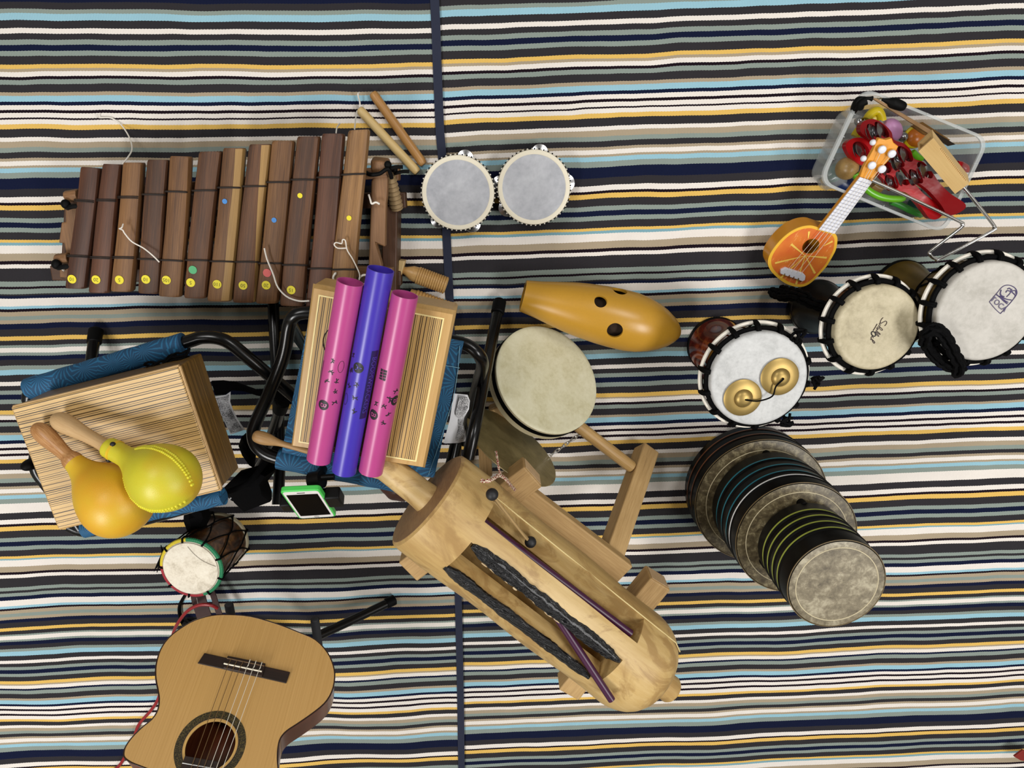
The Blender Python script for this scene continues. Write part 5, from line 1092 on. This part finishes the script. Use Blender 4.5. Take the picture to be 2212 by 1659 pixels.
for k in range(22):
    f = .22+.72*k/22; m = MB(); e = hb_[1]*(1-f)+hb_[2]*f; m.tube([e-hx_*.005+hz_*.002, e+hx_*.004-hz_*.006], .0016, 6); cuts.append(m)
part('block_body', mb, blkm, t, grain=hd_, cuts=cuts)
# long thin slat with a dark comb at its end, black clips
t = thing('comb_slat', 'long thin brown wooden slat with a dark metal comb, along the box wall', 'slat', P(*q5(1000, 300), .10))
a_ = [P(*q5(x, y), z) for x, y, z in ((735, 108, .150), (800, 118, .150), (1440, 490, .122), (1400, 525, .122))]; mb = MB(); mb.prism(a_, (0, 0, -.004)); part('slat', mb, wood('slat_brown', '8a6636', '6a4a24', .45, 40, 3), t, grain=a_[2]-a_[0])
a_ = [P(*q5(x, y), z) for x, y, z in ((1190, 425, .100), (1310, 380, .118), (1620, 580, .104), (1590, 600, .100), (1330, 520, .10))]; mb = MB(); mb.prism(a_, (0, 0, -.006)); part('plate', mb, wood('slat_brown', '8a6636', '6a4a24'), t, label='brown back plate')
a_ = [P(*q5(x, y), z) for x, y, z in ((1425, 480, .126), (1480, 510, .126), (1680, 632, .115), (1600, 650, .115), (1520, 600, .12), (1430, 525, .126))]; mb = MB(); mb.prism(a_, (0, 0, -.003)); part('comb', mb, plain('dark_metal', '2a2018', .25, .2, 80, Metallic=.7), t, label='dark metal comb')
t = thing('black_clip', 'black rubber sleeve wrapped over the top left corner of the box', 'clip', P(*q5(620, 180), .13))
mb = MB(); mb.tube(smooth([P(*q5(x, y), z) for x, y, z in ((535, 265, .125), (570, 190, .14), (600, 130, .15), (680, 115, .155), (745, 120, .155))], 5), [.006+.003*math.sin(k*.3) for k in range(21)], 10); part('sleeve', mb, black_rubber, t)
mb = MB(); mb.tube(smooth([P(*q5(x, y), z) for x, y, z in ((600, 225, .145), (625, 170, .152), (680, 140, .155))], 5), .0085, 10); part('sleeve', mb, black_rubber, t)
t = thing('black_grip', 'black rubber grip lying on the far rim of the box', 'grip', P(*q5(1030, 190), .14))
mb = MB(); mb.tube(smooth([P(*q5(x, y), .146) for x, y in ((860, 130), (930, 150), (1000, 175), (1110, 215))], 4), [.003, .003, .004, .005, .006, .008, .0095, .0105, .0105, .0105, .0100, .009, .007][:13], 12); part('grip', mb, black_rubber, t)
# bent chrome rod
r1 = [(1883, 389, .165), (1960, 424, .155), (2072, 478, .14), (2077, 484, .138), (2076, 492, .135), (2012, 541, .10), (2009, 549, .10), (2014, 556, .10), (2022, 559, .10), (2035, 557, .10), (2143, 499, .13), (2146, 492, .13), (2144, 483, .13), (2084, 408, .15), (2050, 370, .15)]
mb = MB(); mb.tube(smooth([P(x, y, z) for x, y, z in r1], 4), .0033, 10); solid('bent_rod', mb, chrome, 'bent chrome wire frame sticking out of the box over the rug', 'wire frame', loc=P(2060, 480, .1))

# ------------------------------------------------------------------ orange-slice ukulele
q6 = lambda X, Y: (1640+X/4.741, 280+Y/4.741)
pt_, ph_ = P(*q6(300, 1590), .060), P(*q6(1330, 150), .178); pm_ = P(*q6(850, 900), .118)
sx = V((1, 0, 0)); ax_ = (ph_-pt_).normalized(); uN = ax_.cross(ax_.cross(UP)).normalized(); uN = uN if uN.z > 0 else -uN
uN = (uN+V((.10, .0, 0))).normalized(); uN = (uN-ax_*uN.dot(ax_)).normalized()
def U(X, Y, h=0): return PP(*q6(X, Y), pt_, uN)+uN*h
uk = thing('ukulele', 'small toy ukulele with an orange-slice face, its head resting on the plastic box', 'ukulele', P(1735, 555, FZ))
out = [(370, 1608), (270, 1575), (180, 1510), (115, 1440), (90, 1370), (105, 1290), (160, 1200), (240, 1110), (330, 1040), (430, 995), (530, 982), (610, 1005), (690, 1030), (755, 1050), (795, 1090), (800, 1150), (785, 1230), (745, 1310), (690, 1400), (620, 1480), (540, 1560), (460, 1605)]
OUT = [U(p.x, p.y) for p in smooth([V((x, y, 0)) for x, y in out], 4, True)]
ork = plain('orange_body', 'd08a1c', .3, .05, 30); rind = plain('rind_yellow', 'e8b437', .35, .05, 60)
fm_ = NT('orange_flesh'); f1 = fm_.noise(fm_.gc(), 18, 3, .5); f2 = fm_.noise(fm_.gc(60, 200, 200), 1, 3, .6)
flesh = fm_.fin(fm_.mix(fm_.ramp(f2, [(.60, (0, 0, 0)), (.68, (.7, .7, .7))]), fm_.ramp(f1, [(.3, 'cf5a2b'), (.7, 'df8530')]), 'eeb070'), .35, None, Coat_Weight=.3)
hole_c = U(528, 1195); hr = (U(620, 1180)-U(438, 1210)).length/2*.97
hc_ = MB(); hc_.lathe([(-.03, hr), (.03, hr)], hole_c, uN, 40)
mb = MB(); mb.prism([p-uN*.002 for p in OUT], -uN*.040); inn_ = MB(); cen = sum(OUT, V())/len(OUT)
inn_.prism([cen+(p-cen)*.94-uN*.0 for p in OUT], -uN*.036)
part('body', mb, ork, uk, cuts=[inn_], label='orange body shell')
mb = MB(); mb.prism(OUT, -uN*.002); part('face', mb, rind, uk, cuts=[hc_], label='yellow rind face')
ins = [cen+(p-cen)*.91+uN*.0004 for p in OUT]; mb = MB(); mb.prism(ins, -uN*.0006); fo = part('orange_slice', mb, flesh, uk, cuts=[hc_], grain=ax_, label='printed orange slice')
cs = U(470, 1290, .0012)
mb = MB()
for (X, Y) in ((510, 1040), (750, 1140), (690, 1310), (570, 1470), (375, 1585), (215, 1520), (160, 1365), (325, 1170)):
    e = U(X, Y, .0012); d = (e-cs); s0 = cs
    if (hole_c-cs).dot(d.normalized()) > 0 and ((hole_c-cs)-(d.normalized()*(hole_c-cs).dot(d.normalized()))).length < hr: s0 = cs+d.normalized()*((hole_c-cs).length+hr)
    side_ = d.cross(uN).normalized(); m = MB(); m.add([s0+side_*.0007, s0-side_*.0007, e-side_*.0024, e+side_*.0024], [[0, 1, 2, 3]]); part('slice_line', m, plain('pith', 'efc65a', .4, .05), fo)
neck = [U(x, y, h) for x, y, h in ((603, 1012, .006), (760, 1055, .006), (1152, 518, .006), (1022, 476, .006))]
mb = MB(); mb.hexa([p-uN*.014 for p in neck], [p-uN*.0025 for p in neck]); part('neck', mb, ork, uk, .002, ax_, label='orange neck')
fbm = plain('white_plastic', 'dfe0e8', .35, .03); mb = MB(); mb.prism(neck, -uN*.0025); fb = part('fretboard', mb, fbm, uk, .0004, label='white fretboard')
gl = plain('fret_grey', '9a9caa', .5)
mb = MB()
for k in range(1, 17):
    f = k/17; a_ = neck[0]*(1-f)+neck[3]*f; b_ = neck[1]*(1-f)+neck[2]*f; m = MB(); m.tube([a_+uN*.0003, b_+uN*.0003], .0005, 5); part('fret', m, gl, fb)
hd = [(1022, 476), (1152, 518), (1215, 420), (1300, 330), (1385, 230), (1418, 165), (1370, 130), (1350, 82), (1290, 100), (1215, 84), (1190, 130), (1160, 200), (1110, 290), (1060, 380)]
mb = MB(); mb.prism([U(x, y, .004) for x, y in hd], -uN*.010); part('headstock', mb, plain('orange_head', 'dd9426', .3, .05), uk, .0015, label='orange headstock')
pegs = ((1235, 185), (1335, 228), (1133, 347), (1235, 385))
for (x, y) in pegs:
    mb = MB(); mb.lathe(smooth2([(0, .001), (0, .0045), (.004, .0045), (.0045, .0075), (.0085, .0078), (.0105, .006), (.0112, .001)], 3), U(x, y, .004), uN, 20); part('tuning_peg', mb, fbm, uk)
for (x, y, dxx) in ((1168, 135, -1), (1072, 300, -1)):
    mb = MB(); e = U(x, y, -.002); mb.ball(e, .006, .006, .006); part('tuning_button', mb, fbm, uk)
br = [U(x, y, .001) for x, y in ((209, 1462), (214, 1425), (262, 1402), (440, 1458), (466, 1485), (458, 1528), (434, 1540), (400, 1528), (398, 1508), (390, 1506), (384, 1520), (352, 1510), (352, 1492), (344, 1490), (338, 1505), (306, 1495), (306, 1477), (298, 1474), (292, 1490), (258, 1480), (258, 1462), (250, 1460), (244, 1474))]; mb = MB(); mb.prism([p+uN*.006 for p in br], -uN*.007); bro = part('bridge', mb, fbm, uk, .0012, label='white bridge')
for k in range(4):
    f = (k+.5)/4; a_ = U(250+185*f, 1425+52*f, .0075); e = U(1062+ (k%4)*27, 492+(k % 4)*8, .0085); m = MB(); m.tube([a_, e, U(*pegs[(2, 0, 1, 3)[k]], .012)], .00045, 5); part('string', m, plain('nylon_clear', 'd9d2c4', .3), uk)

# ------------------------------------------------------------------ classical guitar on a stand
q7 = lambda X, Y: (230+X/2.7246, 1050+Y/2.7246)
gN = V((.17, .85, .50)).normalized(); gO = P(527, 1445, .365)
def G(X, Y, h=0): return PP(*q7(X, Y), gO, gN)+gN*h
gui = thing('guitar', 'cutaway classical guitar with spruce top, leaning on a black stand', 'guitar', G(620, 762)-UP*.02)
spr = NT('spruce_top'); s1_ = spr.noise(spr.gc(1.2, 420, 420), 1, 2, .4); s2b = spr.noise(spr.gc(3, 6, 6), 1, 2); spruce = spr.fin(spr.mix(spr.math('MULTIPLY', s2b, .5), spr.ramp(s1_, [(.3, 'bb9255'), (.7, 'cba265')]), 'c3995a'), .28, None, Coat_Weight=.3, Coat_Roughness=.15)
mah = wood('mahogany', '7c3f22', '5a2b18', .25, 30, 1.5, '4a2314', .05)
go = [(620, 762), (720, 757), (850, 768), (1000, 810), (1130, 860), (1230, 905), (1300, 980), (1335, 1060), (1342, 1130), (1325, 1210), (1280, 1280), (1200, 1345), (1120, 1400), (1060, 1440), (1025, 1480), (1010, 1530), (1005, 1600), (1012, 1700), (1015, 1790), (985, 1880), (900, 1950), (780, 1985), (640, 1975), (470, 1930),
      (400, 1860), (370, 1760), (310, 1695), (220, 1655), (150, 1628), (108, 1598), (103, 1565), (115, 1530), (150, 1480), (210, 1420), (270, 1370), (303, 1315), (311, 1255), (304, 1200), (291, 1130), (293, 1050), (320, 960), (370, 890), (440, 835), (520, 790)]
GO = [G(p.x, p.y) for p in smooth([V((x, y, 0)) for x, y in go], 3, True)]; n = len(GO); TB = .092
gdir = (G(452, 1900)-G(735, 1060)).normalized()
rc_ = G(612, 1530); rx = (G(820, 1530)-G(405, 1530)).length/2
def edgeoff(P_, d):
    out = []
    for i in range(len(P_)):
        t = (P_[(i+1) % n]-P_[i-1]).normalized(); out.append(P_[i]+t.cross(gN)*d)
    return out
inn_ = edgeoff(GO, .004); c_ = sum(GO, V())/n
if (inn_[0]-c_).length > (GO[0]-c_).length: inn_ = edgeoff(GO, -.004); sg_ = 1
else: sg_ = -1
mb = MB(); a_ = [p-gN*.003 for p in GO]; b_ = [p-gN*TB for p in GO]; i_ = [p-gN*.003 for p in inn_]; j_ = [p-gN*(TB-.003) for p in inn_]
mb.add(a_+b_+i_+j_, [[i, (i+1) % n, n+(i+1) % n, n+i] for i in range(n)]+[[2*n+i, 3*n+i, 3*n+(i+1) % n, 2*n+(i+1) % n] for i in range(n)]+[[i, 2*n+i, 2*n+(i+1) % n, (i+1) % n] for i in range(n)]+[list(range(n, 2*n)), list(range(3*n, 4*n))[::-1]])
part('body', mb, mah, gui, grain=gdir, label='red-brown sides and back')
rh = rx*.70; hc2 = MB(); hc2.lathe([(-.02, rh), (.02, rh)], rc_, gN, 64)
mb = MB(); mb.prism(GO, -gN*.003); part('soundboard', mb, spruce, gui, cuts=[hc2], grain=gdir, label='pale spruce top')
mb = MB(); mb.tube([p-gN*.0012 for p in GO], .0017, 6, True); part('edge_binding', mb, plain('dark_binding', '2a1710', .3), gui, label='dark edge binding')
ros = NT('rosette_mosaic'); rn = ros.noise(ros.gc(), 500, 1); ros_m = ros.fin(ros.ramp(rn, [(.45, '2a2416'), (.55, '5a4e2c')], 'CONSTANT'), .35)
def annulus(c, r0, r1, h, m, nm, par, lab=None):
    mb = MB(); mb.lathe([(h, r0), (h+.0002, r0), (h+.0002, r1), (h, r1)], c, gN, 80, False); return part(nm, mb, m, par, label=lab)
annulus(rc_, rx*.80, rx, .0001, ros_m, 'rosette', gui, 'dark mosaic rosette'); annulus(rc_, rx*.70, rx*.75, .0001, plain('rosette_line', 'c9a25c', .4), 'rosette_line', gui); annulus(rc_, rx*.78, rx*.80, .0003, ink, 'rosette_line', gui)
rose = wood('rosewood', '2c1911', '1f120c', .45, 60, 3, '150c08', .1)
bq = [G(x, y) for x, y in ((578, 986), (1081, 1098), (1058, 1163), (538, 1046))]
mb = MB(); mb.prism([p+gN*.004 for p in bq], -gN*.004); brg = part('bridge', mb, rose, gui, .0008, bq[1]-bq[0], label='dark rosewood bridge')
b3 = [G(x, y) for x, y in ((716, 1007), (938, 1052), (917, 1128), (690, 1078))]; mb = MB(); mb.prism([p+gN*.0085 for p in b3], -gN*.005); part('tie_block', mb, rose, brg, .001, bq[1]-bq[0])
mb = MB(); a_, b_ = G(694, 1054, .0095), G(916, 1101, .0095); mb.tube([a_, b_], .0016, 8); part('saddle', mb, plain('bone_white', 'e6ddc8', .35), brg, label='white saddle')
mb = MB(); mb.tube([G(712, 1022, .0088), G(930, 1068, .0088)], .0011, 6); part('tie_bar', mb, plain('tie_brown', '6b5238', .4), brg)
nkA, nkB = G(465, 1592), G(662, 1627); ndir = gdir
wk = (nkB-nkA).length; NL = .42
mb = MB(); fbq = [nkA+gN*.006, nkB+gN*.006, nkB+gN*.006+ndir*NL-(nkB-nkA)*.06, nkA+gN*.006+ndir*NL+(nkB-nkA)*.06]; mb.prism(fbq, -gN*.005); fbo = part('fretboard', mb, rose, gui, .0005, ndir, label='dark fretboard')
mb = MB(); s0 = nkA+ndir*.09; mb.hexa([s0-gN*.020+(nkB-nkA)*.1, s0-gN*.020+(nkB-nkA)*.9, fbq[2]-gN*.022-(nkB-nkA)*.1, fbq[3]-gN*.022+(nkB-nkA)*.1], [s0+gN*.001, s0+gN*.001+(nkB-nkA), fbq[2]-gN*.005, fbq[3]-gN*.005]); part('neck', mb, mah, gui, .004, ndir)
hq = [fbq[3]-(nkB-nkA)*.15, fbq[2]+(nkB-nkA)*.15]; hdn = (ndir-gN*.25).normalized(); mb = MB(); mb.hexa([hq[0]-gN*.018, hq[1]-gN*.018, hq[1]-gN*.018+hdn*.17, hq[0]-gN*.018+hdn*.17], [hq[0]-gN*.002, hq[1]-gN*.002, hq[1]-gN*.002+hdn*.17, hq[0]-gN*.002+hdn*.17]); part('headstock', mb, mah, gui, .004, ndir)
pos = 0; sl_ = NL
for k in range(18):
    pos = NL*(1-2**(-(k+1)/12))/(1-2**(-19/12)); m = MB(); c = fbq[3]-ndir*pos; e = fbq[2]-ndir*pos
    if (c-fbq[3]).length > NL-.004: break
    f = pos/NL; c = fbq[3]*(1-f)+fbq[0]*f; e = fbq[2]*(1-f)+fbq[1]*f; m.tube([c+gN*.0004, e+gN*.0004], .0010, 6); part('fret', m, chrome, fbo)
nyl = plain('nylon_white', 'e2dccc', .3, .03); wnd = plain('bronze_wound', '6e5434', .35, .1, 60)
for k in range(6):
    f = k/5; a_ = G(694+222*(.12+.80*f), 1054+47*(.12+.80*f), .0112); tb = G(712+218*(.12+.80*f), 1020+47*(.12+.80*f), .0092)
    e = fbq[3]*(1-(.14+.72*f))+fbq[2]*(.14+.72*f)+gN*.0025; mb = MB(); mb.tube([tb, a_, e], .0006 if k > 2 else .0007, 5); part('string', mb, nyl if k > 2 else wnd, gui)
    if k > 2:
        mb = MB(); mb.tube(smooth([tb-ndir*.001, tb-ndir*.006+gN*.001, tb-ndir*.003+gN*.002, tb+ndir*.008+gN*.001], 3), .0007, 5); part('string_knot', mb, nyl, gui)
st = thing('guitar_stand', 'black tubular guitar stand under the classical guitar', 'stand', P(600, 1420, FZ))
def yoke(x, y, z):
    top = P(x, y, z); d = V((.0, -1, -.12)).normalized(); mb = MB(); mb.lathe(smooth2([(-.001, .001), (0, .007), (.004, .0095), (.012, .010), (.11, .010)], 3), top, d, 20); part('yoke_pad', mb, plain('grey_foam', '25262a', .7, .1), st)
    return top+d*.11
y1 = yoke(494, 1304, .20); y2 = yoke(680, 1337, .20)
mid_ = (y1+y2)/2+V((0, -.06, -.05)); back = mid_+V((0, -.03, -.05))
part('cross_tube', tubw([y1, y1+V((.02, -.03, -.02)), mid_, y2+V((-.02, -.03, -.02)), y2], .0085), black_tube, st)
part('leg', tub([(690, 1372, .145), (770, 1335, .08), (849, 1297, .022)], .0115, 4), black_tube, st)
part('leg', tubw([back, V((mid_.x-.16, mid_.y+.02, .02+FZ))], .0115, 4), black_tube, st); part('leg', tubw([back, V((mid_.x, mid_.y-.2, .02+FZ))], .0115, 4), black_tube, st)
part('post', tubw([mid_+V((0, 0, .03)), back+V((0, -.02, -.06))], .012, 4), black_tube, st)
part('leg', tub([(400, 1345, .022), (430, 1365, .04), (500, 1400, .08)], .0115, 4), black_tube, st)
E_ = P(849, 1297, .022); mb = MB(); dd = (P(849, 1297, .022)-P(770, 1335, .08)).normalized(); mb.lathe([(-.02, .0118), (-.019, .0135), (.004, .0135), (.006, .010)], E_, dd, 20); part('rubber_tip', mb, black_rubber, st)
# leather strap and red cord
gs = thing('guitar_strap', 'dark brown leather strap curled on the rug above the guitar', 'strap', P(450, 1310, FZ))
lea = plain('brown_leather', '38201d', .6, .2, 90, .3, Specular_IOR_Level=.25)
mb = MB(); mb.ribbon(smooth([P(432, 1262, .045), P(428, 1285, .062), P(434, 1310, .07), (P(446, 1345, .08))], 5), .036, (0, .3, 1), .003); part('wide_band', mb, lea, gs, label='wide leather band')
mb = MB(); mb.ribbon(smooth([P(452, 1262, .05), P(462, 1290, .06), P(470, 1315, .07), P(480, 1345, .08)], 5), .014, (0, .3, 1), .003); part('narrow_band', mb, lea, gs)
mb = MB(); mb.ribbon(smooth([P(400, 1285, .02), P(388, 1310, .02), P(392, 1340, .02), P(408, 1360, .02)], 5), .010, (1, .2, .4), .003); part('narrow_band', mb, black_rubber, gs, label='black curl')
mb = MB(); 
for (x, y) in ((431, 1292), (450, 1290)): mb.tube([P(x, y, .068), P(x+2, y+14, .073)], .0015, 6)
part('stitch_line', MB().tube([P(425, 1291, .066), P(429, 1311, .073)], .001, 6), plain('stitch', 'a59a94', .6), gs)
mb = MB(); mb.tube(smooth([P(470, 1314, .10), P(455, 1307, .105), P(430, 1307, .105), (P(405, 1320, .10)), P(385, 1345, .08), P(374, 1370, .05), P(365, 1420, .02), P(345, 1500, .018), P(328, 1532, .018), P(300, 1565, .018), P(287, 1600, .018), P(262, 1648, .018), P(245, 1665, .018), P(215, 1700, .018)], 6), .0042, 10)
solid('red_cable', mb, plain('red_cable', '8e2024', .35, .1), 'red cord looping from the leather strap past the left side of the guitar', 'cord', loc=P(380, 1400, FZ))
# white cloth shoe at the corner
sh = thing('cloth_bundle', 'crumpled white cloth with a dark red patch at the bottom right corner', 'cloth', P(2200, 1690, FZ))
wc = plain('crumpled_white', 'cfc6bd', .8, .12, 40, .5)
mb = MB(); r_ = random.Random(3); c = P(2262, 1712, .02); rs = []
for i in range(15):
    t_ = math.pi/2*i/14; ring = []
    for j in range(40):
        a = 2*math.pi*j/40; rr2 = .098*math.cos(t_)**.6*(1+.05*math.sin(a*3+i*.4)); ring.append(c+V((rr2*math.cos(a)*1.25, rr2*math.sin(a)*.9, .07*math.sin(t_)+.002*math.sin(a*7+i))))
    rs.append(ring)
mb.loft(rs); part('upper', mb, wc, sh, label='white crumpled cloth')
a_ = [P(x, y, .055) for x, y in ((2191, 1635), (2210, 1621), (2240, 1632), (2235, 1648), (2205, 1643))]; mb = MB(); mb.prism(a_, (0, 0, -.006)); part('patch', mb, plain('red_patch', '7c1a12', .7), sh, .001, label='dark red patch')

# ------------------------------------------------------------------ room shell out of view
wm = plain('wall_paint', '8f8c86', .8, .03)
for nm, c, hx_, hy_, hz2 in (('wall_left', (-2.6, -.6, 1.35), .05, 2.4, 1.4), ('wall_right', (2.6, -.6, 1.35), .05, 2.4, 1.4), ('wall_back', (0, 1.85, 1.35), 2.6, .05, 1.4), ('wall_front', (0, -3.05, 1.35), 2.6, .05, 1.4), ('ceiling', (0, -.6, 2.8), 2.6, 2.4, .05)):
    mb = MB(); mb.box(c, (hx_, 0, 0), (0, hy_, 0), (0, 0, hz2)); o = part(nm, mb, wm, None); o['kind'] = 'structure'
